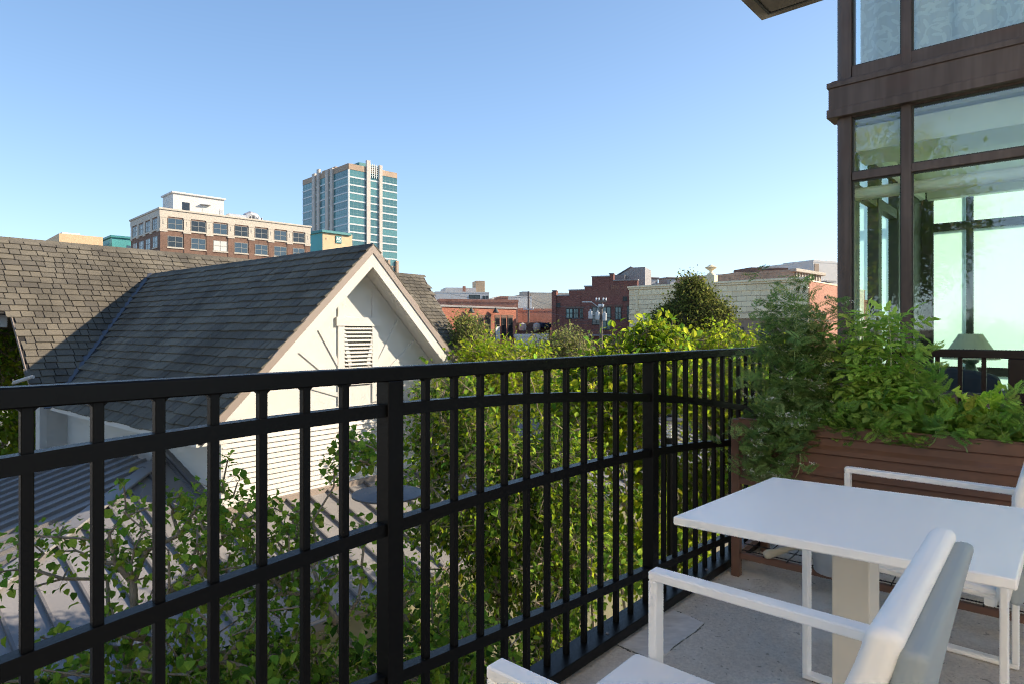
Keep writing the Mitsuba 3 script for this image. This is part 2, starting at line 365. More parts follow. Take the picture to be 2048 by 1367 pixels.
# rake trims
for sg in (-1, 1):
    d = np.array([sg*S2, 0, -S2]); n = np.array([sg*S2, 0, S2])
    a = np.array([UR, 0, ZR])
    m = MB(HF)
    for y0, y1, h0, h1, nm, mt in ((V0-0.022, V0+0.03, -0.015, 0.125, 'rake_cap', 'taupe_trim'), (V0-0.001, V0+0.035, 0.126, 0.33, 'rake_board', 'trim_paint')):
        # miter at the apex: build as polygon in the wall plane
        L = UE/S2+0.02
        p = [a+d*0, a+d*L, a+d*L-n*0, a]
        def pt(s, h, first):
            q = a+d*s-n*h
            if first: q = np.array([UR, 0, ZR-h/S2])      # on the centre line
            return q
        A, B, C, D = pt(0, h0, True), pt(L, h0, False), pt(L-(h1-h0), h1, False), pt(0, h1, True)
        v = []
        for y in (y0, y1):
            for q in (A, B, C, D): v.append([q[0]+(0 if abs(q[0]-UR) > 1e-6 else 0), y, q[2]])
        f = [[0, 1, 2], [0, 2, 3], [4, 6, 5], [4, 7, 6]]
        for i in range(4): j = (i+1) % 4; f += [[i, 4+i, 4+j], [i, 4+j, j]]
        if sg < 0: f = [t[::-1] for t in f]
        add(nm, MB(HF).raw(v, [t[::-1] for t in f]), mt, gr)
    # soffit between rake board and wall
    hs = 0.27
    v = [[UR, V0+0.03, ZR-hs/S2], [UR+sg*(UE-0.27), V0+0.03, ZE-hs/S2+0.27], [UR+sg*(UE-0.27), 0.03, ZE-hs/S2+0.27], [UR, 0.03, ZR-hs/S2]]
    v2 = [[x, y, z+0.03] for x, y, z in v]
    f = [[0, 1, 2], [0, 2, 3], [4, 6, 5], [4, 7, 6]]+sum([[[i, 4+i, 4+(i+1) % 4], [i, 4+(i+1) % 4, (i+1) % 4]] for i in range(4)], [])
    add('soffit', MB(HF).raw(v+v2, f if sg > 0 else [t[::-1] for t in f]), 'trim_paint', gr)
m = MB(HF); m.box(UR-UE-0.012, UR-UE+0.02, V0+0.02, VV-UE, ZE-0.11, ZE-0.018); add('eave_board', m, 'trim_paint', gr)
m = MB(HF); m.box(UR-UE+0.02, UR-3.0, V0+0.05, VV-UE, ZE-0.115, ZE-0.09); add('eave_soffit', m, 'trim_paint', gr)
# walls
HWd, ZB = 3.0, -2.12
gw = newkey('gable_wall', house); labels[gw] = {'label': 'sunlit white gable wall with louvred vent and lap siding'}
def gab(z, pad=0.0): return UE-(z-ZE)-0.30/S2*0-pad    # half width of the gable under the roof at height z
zt = -0.42                                 # skirt line between panelled gable and lap siding
hs = 0.28/S2
m = MB(HF); m.prism([(UR-min(HWd+0.02, ZR-hs-zt), zt), (UR+min(HWd+0.02, ZR-hs-zt), zt), (UR, ZR-hs)], 0.0, 0.06, axis=1); add('gable_panel', m, 'trim_paint', gw)
m = MB(HF); m.box(UR-HWd-0.02, UR+HWd+0.02, -0.03, 0.05, zt-0.10, zt-0.004, 0.004); add('skirt_board', m, 'trim_paint', gw)
# sunburst grooves/battens: thin raised boards from the centre of the gable base outwards
mb_hub = np.array([UR, zt+0.15])
for sg in (-1, 1):
    for ang, r0, r1 in ((18, 0.55, 2.6), (38, 0.62, 2.2), (58, 0.66, 2.0), (76, 0.74, 1.75)):
        t = math.radians(90-ang*sg) if False else math.radians(90)-sg*math.radians(90-ang)
        dx, dz = math.cos(t), math.sin(t)
        p, q = mb_hub+np.array([dx, dz])*r0, mb_hub+np.array([dx, dz])*r1
        lim = lambda pt: ZR-hs-abs(pt[0]-UR)-0.03
        if q[1] > lim(q):
            for s in np.linspace(r1, r0, 60):
                q = mb_hub+np.array([dx, dz])*s
                if q[1] < lim(q): break
        m = MB(HF); m.bar([p[0], -0.006, p[1]], [q[0], -0.006, q[1]], 0.03 if False else 0.012, 0.012, up=(0, 1, 0)); 
        # a flat board whose one edge throws the dark line
        px, pz = -dz*sg*-0.09, dx*sg*-0.09
        mm = MB(HF)
        a, b = p, q; c, d = q+np.array([px, pz]), p+np.array([px, pz])
        pts = [a, b, c, d]
        ar = sum(pts[i][0]*pts[(i+1) % 4][1]-pts[(i+1) % 4][0]*pts[i][1] for i in range(4))
        if ar < 0: pts = pts[::-1]
        mm.prism(pts, -0.022, 0.01, axis=1); add('sunburst_board', mm, 'trim_paint', gw)
# vent
ux = UR-0.02; hw = 0.36; z0, z1 = 0.02, 1.27
zsp = 2.0
for x0, x1 in ((ux-hw-0.17, ux-hw), (ux+hw, ux+hw+0.17)):
    m = MB(HF); m.box(x0, x1, -0.03, 0.02, zt+0.05, zsp+(ZR-hs-zsp-abs((x0+x1)/2-UR))-0.12, 0.003); add('vent_casing', m, 'trim_paint', gw)
m = MB(HF); m.box(ux-hw-0.22, ux+hw+0.22, -0.05, 0.02, z1+0.012, z1+0.20, 0.004); add('vent_head', m, 'trim_paint', gw)
m = MB(HF); m.box(ux-hw, ux+hw, -0.004, 0.02, z1+0.21, 2.15, 0.0); add('panel_above_vent', m, 'trim_paint', gw)
m = MB(HF); m.box(ux-hw, ux+hw, -0.0035, 0.01, z0, z1+0.01); add('vent_back', m, 'groove_dark', gw)
vt = newkey('vent', gw)
nl = 15
for i in range(nl):
    z = z0+(z1-z0)*(i+0.1)/nl
    m = MB(HF); m.bar([ux-hw+0.004, -0.022, z+0.034], [ux+hw-0.004, -0.022, z+0.034], 0.062, 0.010, up=(0, -0.62, 0.78)); add('louvre', m, 'trim_paint', gw)
# lap siding, board by board
e = 0.1
zz = zt-0.105; i = 0
while zz > ZB+0.02:
    zb = max(zz-e, ZB)
    v = [[UR-HWd, 0.0, zb-0.012], [UR+HWd, 0.0, zb-0.012], [UR+HWd, 0.016, zz], [UR-HWd, 0.016, zz]]
    v = [[UR-HWd, -0.044, zb+0.004], [UR+HWd, -0.044, zb+0.004], [UR+HWd, -0.008, zz-0.004], [UR-HWd, -0.008, zz-0.004], [UR-HWd, 0.004, zb], [UR+HWd, 0.004, zb]]
    add('siding_board', MB(HF).raw(v, [[0, 1, 2], [0, 2, 3], [0, 4, 5], [0, 5, 1]]), 'siding_paint', gw); zz -= e
m = MB(HF); m.box(UR-HWd+0.01, UR+HWd-0.01, 0.006, 0.10, ZB-1.2, zt-0.1); add('sheathing', m, 'groove_dark', gw)
m = MB(HF); m.box(UR-HWd-0.025, UR-HWd+0.08, -0.028, 0.05, ZB+0.01, zt-0.1, 0.003); add('corner_board', m, 'trim_paint', gw)
# left wall of the gabled wing, in shade
lw = newkey('side_wall', house)
zz = ZE-0.10
while zz > -2.4:
    zb = zz-0.1
    v = [[UR-HWd-0.016, 0.05, zb], [UR-HWd-0.016, VV, zb], [UR-HWd-0.002, VV, zz], [UR-HWd-0.002, 0.05, zz], [UR-HWd+0.004, 0.05, zb], [UR-HWd+0.004, VV, zb]]
    add('siding_board', MB(HF).raw(v, [[0, 2, 1], [0, 3, 2], [0, 5, 4], [0, 1, 5]]), 'siding_paint', lw); zz -= 0.1
m = MB(HF); m.box(UR-HWd+0.005, UR-HWd+0.1, 0.1, VV, -2.6, ZE-0.1); add('sheathing', m, 'groove_dark', lw)
# main roof
mr = newkey('main_roof', house); labels[mr] = {'label': 'sunlit tan grey shingle roof behind the gable'}
ZM = ZR+0.88
XA, XB = -14.0, 19.2-0.0                    # along the ridge
M0 = np.array([0, VM, ZM])
u_end = 12.6+0.45
# corners in house frame
def hloc(p): return (np.asarray(p)-HF.o) @ HF.R
pend = hloc((-4.27, 30.9, ZM)); plow = hloc((-1.71, 27.6, -0.16))
pn = hloc((-13.07, 16.49, 1.63)); pl = hloc((-11.74, 15.4, -0.086))
XR = pn[0]                                  # the rake edge of the lower part on the left
SE = (ZM-(-0.12))/S2
XE, XEl = pend[0], plow[0]
slab(mr, 'deck', [(XR, VM, ZM), (XR, VM-SE*S2, ZM-SE*S2), (XEl, VM-SE*S2, ZM-SE*S2), (XE, VM, ZM)], NM, 0.06, 'roof_felt')
su = (ZM-1.63)/S2
slab(mr, 'deck', [(XR-9, VM, ZM), (XR-9, VM-su*S2, ZM-su*S2), (XR, VM-su*S2, ZM-su*S2), (XR, VM, ZM)], NM, 0.06, 'roof_felt')
def clipm(x, s):
    X = x+XR-7
    if X < XR and s > su: return False
    if X > XE+(XEl-XE)*s/SE: return False
    y, z = VM-s*S2, ZM-s*S2
    if ZR-abs(X-UR) > z+0.10 and y < VV: return False   # under the gable roof
    if s < 0.02: return False
    return True
shingle_roof(mr, (XR-7, VM, ZM), (1, 0, 0), (0, -S2, -S2), NM, XE-XR+7.2, SE+0.02, clipm, dist, 100)
m = MB(HF)
x = XR-7
while x < XE:
    for sg in (-1, 1): m.raw([(x, VM, ZM+0.035), (x+0.33, VM, ZM+0.028), (x+0.33, VM+sg*0.12, ZM-0.09), (x, VM+sg*0.12, ZM-0.083)], [[0, 1, 2], [0, 2, 3]])
    x += 0.31
add('ridge_cap', m, SH[1], mr)
slab(mr, 'rear_deck', [(XR-9, VM, ZM-0.01), (XE, VM, ZM-0.01), (XE, VM+4, ZM-4), (XR-9, VM+4, ZM-4)], (0, S2, S2), 0.06, 'shingle_1')
m = MB(HF); m.bar((XR-0.012, VM-su*S2, ZM-su*S2-0.04), (XR-0.012, VM-SE*S2, ZM-SE*S2-0.04), 0.02, 0.10, up=(0, -S2, S2)); add('rake_board', m, 'taupe_trim', mr)
m = MB(HF); m.box(XR-9, XR-0.03, VM-su*S2+0.22, VM-su*S2+0.30, ZM-su*S2-0.36, ZM-su*S2-0.02, 0.01); add('eave_beam', m, 'trim_paint', mr, label='pale eave beam at the raised left end of the roof')
d = np.array([XEl-XE, -SE*S2, -SE*S2]); 
m = MB(HF); m.bar((XE+0.012, VM, ZM-0.05), (XEl+0.012, VM-SE*S2, ZM-SE*S2-0.05), 0.02, 0.10, up=(0, -S2, S2)); add('rake_board', m, 'taupe_trim', mr)
# main body wall under the main roof left of the gabled wing
mw = newkey('main_wall', house)
for zi in range(26):
    zz = -0.25-0.1*zi
    v = [[XR+0.35, VM-SE*S2+0.5-0.016, zz-0.1], [UR-HWd, VM-SE*S2+0.5-0.016, zz-0.1], [UR-HWd, VM-SE*S2+0.5-0.002, zz], [XR+0.35, VM-SE*S2+0.5-0.002, zz], [XR+0.35, VM-SE*S2+0.5, zz-0.1], [UR-HWd, VM-SE*S2+0.5, zz-0.1]]
    add('siding_board', MB(HF).raw(v, [[0, 1, 2], [0, 2, 3], [0, 4, 5], [0, 5, 1]]), 'siding_paint', mw)
yw = VM-SE*S2+0.5
m = MB(HF); m.box(XR+0.3, UR-HWd, yw+0.004, yw+0.3, -3.2, -0.2); add('sheathing', m, 'siding_paint', mw)
m = MB(HF); m.box(XR+0.30, XR+0.46, yw-0.03, yw+0.02, -3, -0.2, 0.004); m.box(XR+1.12, XR+1.22, yw-0.03, yw+0.02, -3, -0.2, 0.004); add('corner_board', m, 'trim_paint', mw)
m = MB(HF); m.box(XR+0.46, XR+1.12, yw-0.02, yw+0.02, -3, -0.2); add('door_panel', m, 'siding_paint', mw)
m = MB(HF); m.box(XR, UR-HWd, yw-0.5, yw+0.02, -0.25, -0.19); add('eave_soffit', m, 'trim_paint', mw)
# cables of the house: gutter end on the left
m = MB(HF); m.tube([hloc(at(28, 764, 15.2)), hloc(at(66, 752, 15.0))], 0.045, 8); add('downspout', m, 'siding_paint', house)

# metal roof around the foot of the gabled wing
me = thing('metal_roof', 'grey standing seam metal roof below the gabled house', 'roof')
Q = 0.35; DE = 2.98; ZW = -2.07
zpl = lambda y: ZW+Q*y                      # y: distance behind the wall plane (house frame)
ap = hloc((-7.01, 12.26, -1.35)); yA, xA = ap[1], ap[0]
hx, hy = hloc((-6.98, 8.577, -2.175))[:2]
def hipx(y): return xA+(hx-xA)*(y-yA)/(hy-yA)
XRm = 16.0
v = [(hipx(-DE), -DE, zpl(-DE)), (XRm, -DE, zpl(-DE)), (XRm, 0.02, zpl(0.02)), (UR-HWd, 0.02, zpl(0.02)), (UR-HWd, yA+0.4, zpl(yA+0.4)), (xA, yA, zpl(yA))]
from shapely.geometry import Polygon
def sheet(name, v, mt, parent, th=0.03, label=None):
    v = np.array(v, float)
    tri = trimesh.creation.triangulate_polygon(Polygon(v[:, :2]), engine='earcut')
    V2 = np.asarray(tri[0]); z = np.array([v[np.argmin(((v[:, :2]-q)**2).sum(1)), 2] for q in V2]); V3 = np.c_[V2, z]
    f = np.array(tri[1]); 
    if np.cross(V3[f[0, 1]]-V3[f[0, 0]], V3[f[0, 2]]-V3[f[0, 0]])[2] < 0: f = f[:, ::-1]
    return add(name, MB(HF).raw(V3, f), mt, parent, label=label)
fp = sheet('front_plane', v, 'standing_seam_metal', me)
# left plane falls along -x from the hip
xl = hipx(-DE)-6.0
zl = lambda x, y: None
nrm = np.array([xA, yA, zpl(yA)]), np.array([hipx(-DE), -DE, zpl(-DE)])
# plane through the hip, horizontal along y
k = (nrm[0][2]-nrm[1][2])/(nrm[0][0]-nrm[1][0])
# along the hip z changes only with x on this plane
zleft = lambda x: zpl(yA)+k*(x-xA)
v = [(hipx(-DE), -DE, zleft(hipx(-DE))), (xA, yA, zleft(xA)), (xA, yA+3.4, zleft(xA)), (hipx(-DE)-4, yA+3.4, zleft(hipx(-DE)-4)), (hipx(-DE)-4, -DE, zleft(hipx(-DE)-4))]
sheet('left_plane', v, 'standing_seam_metal', me)
i = 0
x = -0.62-0.46*12
while x < XRm:
    # seam runs down the slope at this x: from the wall (or hip) to the eave
    if x > UR-HWd: y1 = 0.0
    elif x > xA: y1 = yA+0.4
    else: y1 = yA+(x-xA)*(hy-yA)/(hx-xA)-0.02
    if y1 > -DE+0.05:
        m = MB(HF); m.bar((x, y1, zpl(y1)+0.03), (x, -DE, zpl(-DE)+0.03), 0.034, 0.06); add('seam', m, 'seam_rib_metal', me)
    x += 0.46
y = -DE+0.2
while y < yA+3.3:
    x1 = hipx(min(y, yA))-0.02
    m = MB(HF); m.bar((x1, y, zleft(x1)+0.03), (hipx(-DE)-4, y, zleft(hipx(-DE)-4)+0.03), 0.034, 0.06); add('seam', m, 'seam_rib_metal', me)
    y += 0.42
a, b = np.array([xA+0.1, yA-0.05, zpl(yA)+0.03]), np.array([hipx(-DE), -DE, zpl(-DE)+0.03])
m = MB(HF); m.bar(a, b, 0.30, 0.045, c=0.01); add('hip_cap', m, 'standing_seam_metal', me)
m = MB(HF); m.box(UR-HWd-0.05, UR+HWd+0.05, -0.10, -0.015, ZB-0.02, ZB+0.13, 0.004); add('wall_flashing', m, 'taupe_trim', me)
m = MB(HF); m.bar((UR-HWd-0.06, -0.05, zpl(0)+0.06), (UR-HWd-0.06, yA+0.3, zpl(yA+0.3)+0.06), 0.10, 0.12); add('side_flashing', m, 'seam_rib_metal', me)
m = MB(HF); m.box(hipx(-DE)-4, XRm, -DE-0.10, -DE+0.005, zpl(-DE)-0.13, zpl(-DE)+0.0, 0.01); add('gutter', m, 'seam_rib_metal', me)
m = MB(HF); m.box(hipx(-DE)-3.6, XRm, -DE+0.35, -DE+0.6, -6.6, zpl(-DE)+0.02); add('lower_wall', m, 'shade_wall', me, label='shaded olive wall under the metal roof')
# ------------------------------------------------------------ the corner bay of the apartment building on the right
B0 = np.array([2.86, 5.553])
BF = Fr((B0[0], B0[1], 0), -b_)            # x to the right along the front, y into the room, facade plane y = 0
def fu(px, y=0.0):
    o = B0+y*BF.R[:2, 1]; d = BF.R[:2, 0]; k = (px-CX)/F
    return (k*o[1]-o[0])/(d[0]-k*d[1])
scene['bay_glass'] = {'type': 'thindielectric', 'int_ior': 1.8, 'specular_transmittance': {'type': 'rgb', 'value': [0.85, 0.97, 0.92]}}
scene['bay_glass_up'] = {'type': 'thindielectric', 'int_ior': 2.0, 'specular_transmittance': {'type': 'rgb', 'value': [0.82, 0.94, 0.92]}}
scene['frosted_shade'] = {'type': 'principledthin', 'base_color': {'type': 'rgb', 'value': [0.84, 0.95, 0.91]}, 'roughness': 0.7, 'spec_trans': 0.0, 'diff_trans': 1.7, 'eta': 1.3}
mat('room_paint', (0.60, 0.64, 0.54), 0.8)
mat('room_floor', (0.30, 0.24, 0.18), 0.5)
mat('dark_frame', (0.028, 0.034, 0.031), 0.5)
mat('stone_ledge', wear((0.42, 0.40, 0.35), 0.1), 0.8)
mat('navy_fabric', (0.010, 0.022, 0.050), 0.85, sheen=0.3)
bay = thing('apartment_building', 'dark bronze clad building corner with tall green tinted windows on the right', 'building')
D = 3.3; XR_ = 5.2
ug1a, ug1b, ug2a = fu(1703), fu(1802), fu(1822)
ZS, ZT0, ZT1, ZH, ZB0, ZB1, ZU = 0.70, 2.50, 2.57, 3.05, 3.06, 3.37, 3.495
ubays = [(ug1a, ug1b), (ug2a, ug2a+1.62), (ug2a+1.70, ug2a+1.70+1.62)]
B = lambda x0, x1, y0, y1, z0, z1, c=0.003: MB(BF).box(x0, x1, y0, y1, z0, z1, c)
# corner pillar with rounded outer edge, lower and upper storey
def pillar(z0, z1):
    m = MB(BF); w = ug1a-0.004; r = 0.05
    pts = [(w, 0), (w, 0.17), (0, 0.17)]+[(r-r*math.cos(a), r-r*math.sin(a)) for a in np.linspace(0, math.pi/2, 7)]
    m.prism(pts[::-1] if False else pts, z0, z1); return m
add('corner_pillar', pillar(-6.5, ZB0+0.1), 'bronze_cladding', bay, smooth=30)
add('corner_pillar', pillar(ZB1-0.05, 6.4), 'bronze_cladding', bay, smooth=30)
m = B(ug1a-0.018, ug1a-0.0045, 0.02-0.024, 0.10, ZS-0.1, ZH); add('jamb_cover', m, 'bronze_cladding', bay)
# floor band
add('floor_band', B(-0.05, XR_+1, -0.045, 0.16, ZB0+0.07, ZB1-0.045, 0.004), 'bronze_cladding', bay)
add('band_moulding', B(-0.062, XR_+1, -0.060, 0.17, ZB0, ZB0+0.075, 0.004), 'bronze_cladding', bay)
add('band_moulding', B(-0.062, XR_+1, -0.060, 0.17, ZB1-0.048, ZB1, 0.004), 'bronze_cladding', bay)
add('band_flashing', B(-0.03, XR_+1, -0.03, 0.15, ZB1, ZB1+0.018, 0.003), 'bronze_cladding', bay)
add('band_moulding', B(-0.045, -0.001, 0.16, D+0.1, ZB0, ZB1, 0.004), 'bronze_cladding', bay)
add('header', B(ug1a, XR_, 0.012, 0.10, ZH, ZB0+0.06), 'bronze_cladding', bay)
add('upper_sill', B(ug1a, XR_, 0.008, 0.10, ZB1+0.01, ZU), 'bronze_cladding', bay)
add('sill', B(-0.02+ug1a, XR_, -0.006, 0.12, ZS-0.09, ZS), 'bronze_cladding', bay)
add('stone_ledge', B(-0.02, XR_, -0.05, 0.14, ZS-0.19, ZS-0.092), 'stone_ledge', bay)
add('spandrel', B(0.02, XR_, 0.02, 0.12, -6.5, ZS-0.192), 'navy_fabric', bay)
for i, (a, b) in enumerate(ubays):
    for nm, z0, z1, g in (('lower', ZS, ZT0, 'bay_glass'), ('transom', ZT1, ZH, 'bay_glass'), ('upper', ZU, 5.6, 'bay_glass_up')):
        w = newkey('window', bay)
        add('pane', MB(BF).quad((a, 0.045, z0), (b, 0.045, z0), (b, 0.045, z1), (a, 0.045, z1)), g, w)
        m = MB(BF)
        for x0, x1, zz0, zz1 in ((a, a+0.012, z0, z1), (b-0.012, b, z0, z1)): m.box(x0, x1, 0.030, 0.060, zz0, zz1)
        for zz0, zz1 in ((z0, z0+0.012), (z1-0.012, z1)): m.box(a+0.012, b-0.012, 0.031, 0.059, zz0, zz1)
        add('gasket', m, 'dark_frame', w)
    add('transom_bar', B(a, b, 0.004, 0.09, ZT0, ZT1), 'bronze_cladding', bay)
    if i: 
        p = ubays[i-1][1]
        add('mullion', B(p, a, -0.002, 0.10, ZS, ZB0+0.05), 'bronze_cladding', bay)
        add('mullion', B(p, a, -0.002, 0.10, ZB1+0.019, 6.29), 'bronze_cladding', bay)
add('upper_lintel', B(ug1a, XR_, 0.012, 0.10, 5.6, 6.39), 'bronze_cladding', bay)
# room: floors, ceilings, right wall, frames of the far walls
add('room_floor', B(0.03, XR_, 0.12, D+0.1, -0.12, 0.0, 0), 'room_floor', bay)
add('room_ceiling', B(0.03, XR_, 0.16, D+0.1, ZH-0.02, ZB0+0.28, 0), 'room_paint', bay)
add('ceiling_drop', B(0.06, XR_, 0.17, 0.75, 2.78, 3.0, 0.004), 'room_paint', bay)
add('room_wall', B(XR_, XR_+0.2, -0.04, D+0.1, -6.5, 6.39, 0), 'room_paint', bay)
add('far_wing', B(XR_+0.201, XR_+5, -0.03, D+0.1, -6.5, 6.39, 0), 'bronze_cladding', bay)  # out of view on the right, keeps the sun off the balcony
add('roof', B(-0.05, XR_+5, -0.05, D+0.15, 6.4, 6.75, 0.01), 'bronze_cladding', bay)
add('upper_wall', B(0.05, XR_, D-0.1, D+0.1, 3.41, 6.39, 0), 'room_paint', bay)
def frame_wall(nm, along_x, pos, cuts, zs, w=0.10):
    """uprights at cuts, rails at heights zs, glass in between"""
    m = MB(BF)
    for a, b in cuts:
        m.box(*((a, b, pos, pos+w) if along_x else (pos, pos+w, a, b)), 0.0, ZH-0.02, 0.003)
    for z0, z1 in zs:
        for (a, b), (c, d) in zip(cuts[:-1], cuts[1:]):
            m.box(*((b, c, pos+0.01, pos+w-0.01) if along_x else (pos+0.01, pos+w-0.01, b, c)), z0, z1, 0.002)
    add(nm, m, 'dark_frame', bay)
xm0 = fu(1932, D); xm1 = fu(1946, D); xc = fu(1866, D)
back = [(0.03, xc), (xm0, xm1), (xm1+1.3, xm1+1.38), (XR_-0.1, XR_)]
frame_wall('rear_window_frame', True, D, back, [(0.0, 0.10), (0.66, 0.76), (2.42, 2.52), (2.86, ZH-0.02)])
for (a, b), (c, d) in zip(back[:-1], back[1:]):
    w = newkey('rear_window', bay)
    add('shade', MB(BF).box(b+0.005, c-0.005, D+0.035, D+0.038, 0.11, 2.88), 'frosted_shade', w)
    add('pane', MB(BF).quad((c, D+0.08, 0.1), (b, D+0.08, 0.1), (b, D+0.08, 2.88), (c, D+0.08, 2.88)), 'bay_glass', w)
side = [(0.17, 0.30), (1.02, 1.16), (1.95, 2.09), (2.85, D)]
frame_wall('side_window_frame', False, 0.02, side, [(0.0, 0.10), (0.62, 0.70), (2.42, 2.52), (2.86, ZH-0.02)])
for (a, b), (c, d) in zip(side[:-1], side[1:]):
    w = newkey('side_window', bay)
    add('pane', MB(BF).quad((0.06, c, 0.1), (0.06, b, 0.1), (0.06, b, 2.88), (0.06, c, 2.88)), 'bay_glass', w)
mat('roller_fabric', (0.62, 0.66, 0.58), 0.7)
m = MB(BF); m.tube([(0.10, 0.16, 2.40), (XR_-0.02, 0.16, 2.40)], 0.055, 14); add('roller_blind', m, 'roller_fabric', bay, smooth=40)
m = MB(BF); m.box(0.2, XR_-0.02, D-0.16, D-0.03, 2.80, 2.94, 0.006); add('blind_cassette', m, 'roller_fabric', bay)
m = MB(BF); m.box(0.13, 0.19, 0.4, D-0.17, 2.80, 2.94, 0.006); add('blind_cassette', m, 'roller_fabric', bay)
# patterned curtain of the storey above
def _curt(p, n, uv):
    u = (p.x*0.743-p.y*0.669)*8.0; w = p.z*8.0
    a = dr.floor(u); c = dr.floor(w)
    best = mi.Float(0)
    for di in (-1, 0, 1):
        for dj in (-1, 0, 1):
            i, j = a+di, c+dj
            for q in range(4):
                cx, cy = i+cell_rand(i, j, q*3+1), j+cell_rand(i, j, q*3+2); th = cell_rand(i, j, q*3+3)*6.283
                dx, dy = u-cx, w-cy
                l, s = dx*dr.cos(th)+dy*dr.sin(th), dy*dr.cos(th)-dx*dr.sin(th)
                best = dr.maximum(best, 1-smoothstep(0.8, 1.0, dr.square(l/0.38)+dr.square(s/0.12)))
    best = dr.maximum(best, 1-smoothstep(0.02, 0.04, dr.abs(noise(u*0.7, w*0.7)-0.5)))
    return mix((0.55, 0.57, 0.51), (0.65, 0.68, 0.61), best)
mat('leaf_curtain', proc(_curt), 0.85)
m = MB(BF); xs = np.arange(0.09, 4.9, 0.035); v, f = [], []
for i, x in enumerate(xs):
    y = 0.42+0.05*math.sin(x*19)+0.02*math.sin(x*43)
    v += [[x, y, 3.42], [x, y, 5.7]]
    if i: a = 2*i-2; f += [[a, a+2, a+3], [a, a+3, a+1]]
m.raw(v, f); add('curtain', m, 'leaf_curtain', bay, smooth=True, label='leaf patterned curtain behind the upper window')
add('upper_room_floor', B(0.1, XR_, 0.17, D-0.1, 3.385, 3.40, 0), 'room_floor', bay)
# things in the room
lp = at(1941, 717, 6.4)
lamp = thing('table_lamp', 'table lamp with pale conical shade inside the corner room', 'lamp')
mat('lamp_shade', (0.50, 0.53, 0.42), 0.8); mat('lamp_vase', wear((0.16, 0.22, 0.19), 0.3, 14, 14, (0.3, 0.35, 0.3), 0.8, (0.4, 0.6)), 0.25)
m = MB(); m.lathe([(0.245, 0), (0.10, 0.25), (0.098, 0.25), (0.243, 0)], lp, 40); add('shade', m, 'lamp_shade', lamp, smooth=40)
m = MB(); m.lathe([(0.0, 0.03), (0.05, 0.02), (0.035, -0.0), (0.075, -0.012), (0.07, -0.03), (0.04, -0.055), (0.06, -0.11), (0.09, -0.16), (0.085, -0.20), (0.05, -0.245), (0.07, -0.27), (0.0, -0.27)], lp, 28); add('base', m, 'lamp_vase', lamp, smooth=40)
mat('white_lacquer', (0.62, 0.64, 0.60), 0.4)
st = thing('side_table', 'white side table carrying the lamp inside the corner room', 'table')
tf = Fr((lp[0], lp[1], 0), -b_); zt = lp[2]-0.27
add('top', MB(tf).box(-0.28, 0.28, -0.25, 0.25, zt-0.03, zt-0.001, 0.004), 'white_lacquer', st)
for sx in (-1, 1):
    for sy in (-1, 1): add('leg', MB(tf).box(sx*0.25-0.02, sx*0.25+0.02, sy*0.22-0.02, sy*0.22+0.02, 0.0, zt-0.03, 0.003), 'white_lacquer', st)
ac = at(1890, 760, 5.95); af = Fr((ac[0], ac[1], 0), -b_)
arm = thing('armchair', 'dark navy upholstered armchair inside the corner room by the lamp', 'armchair')
m = MB(af); rbox(m, -0.40, 0.42, -0.12, 0.06, 0.42, 0.85, 0.06, 4, lambda v: v+np.c_[v[:, 0]*0, 0*v[:, 0], -0.35*np.square(v[:, 0])*(v[:, 2] > 0.6)]); add('backrest', m, 'navy_fabric', arm, smooth=40)
m = MB(af); rbox(m, -0.36, 0.36, 0.02, 0.70, 0.22, 0.44, 0.05, 4); add('seat', m, 'navy_fabric', arm, smooth=40)
for sx in (-1, 1):
    m = MB(af); rbox(m, sx*0.40-0.07, sx*0.40+0.07, -0.05, 0.70, 0.2, 0.62, 0.05, 4); add('arm', m, 'navy_fabric', arm, smooth=40)
    for y in (0.0, 0.6): add('leg', MB(af).box(sx*0.36-0.02, sx*0.36+0.02, y, y+0.04, 0.0, 0.215), 'dark_frame', arm)
# the balcony two floors up, carried on the left side of the bay
ub = thing('upper_balcony', 'stained concrete corner of a balcony slab overhead at the top edge', 'balcony')
zu = 6.1; cy = EYE; Yc = F*(zu-EYE)/(YH-42); pc = at(1523, 42, Yc); lc = (pc-BF.o) @ BF.R
add('slab', B(lc[0], -0.06, lc[1]-3.0, lc[1], zu, zu+0.26, 0.01), 'slab_concrete', ub)
m = B(lc[0]+0.16, lc[0]+0.20, lc[1]-2.9, lc[1]-0.16, zu-0.02, zu+0.001); m.box(lc[0]+0.2, -0.1, lc[1]-0.20, lc[1]-0.16, zu-0.02, zu+0.001); add('drip_strip', m, 'dark_frame', ub)
add('soffit_panel', B(lc[0]+0.24, -0.10, lc[1]-2.9, lc[1]-0.24, zu-0.03, zu-0.001, 0.004), 'slab_concrete', ub)

GZ_ = -6.5
# added bounce wall, unseen beside and behind the camera, warms and brightens the balcony
mat('wing_stucco', wear((0.80, 0.75, 0.67), 0.06, 0.5, 0.3), 0.85)
bounce_wall = thing('apartment_wing', 'added pale stucco wall out of view that bounces sunlight onto the balcony', 'building')
add('wall', MB(RF).box(XL-5.0, XL-0.55, -10.0, -0.75, GZ_, 7.2), 'wing_stucco', bounce_wall)
add('parapet', MB(RF).box(XL-5.1, XL-0.45, -10.1, -0.65, 7.201, 7.5, 0.02), 'slab_concrete', bounce_wall)
# ------------------------------------------------------------ trees
leaf_mat('leaf_soft', 1.3, 0.5)
leaf_mat('leaf_gloss', 0.95, 0.38)
mat('bark_grey', wear((0.25, 0.20, 0.15), 0.35, 14, 14), 0.9)
mat('bark_dark', wear((0.07, 0.052, 0.040), 0.35, 14, 14), 0.9)

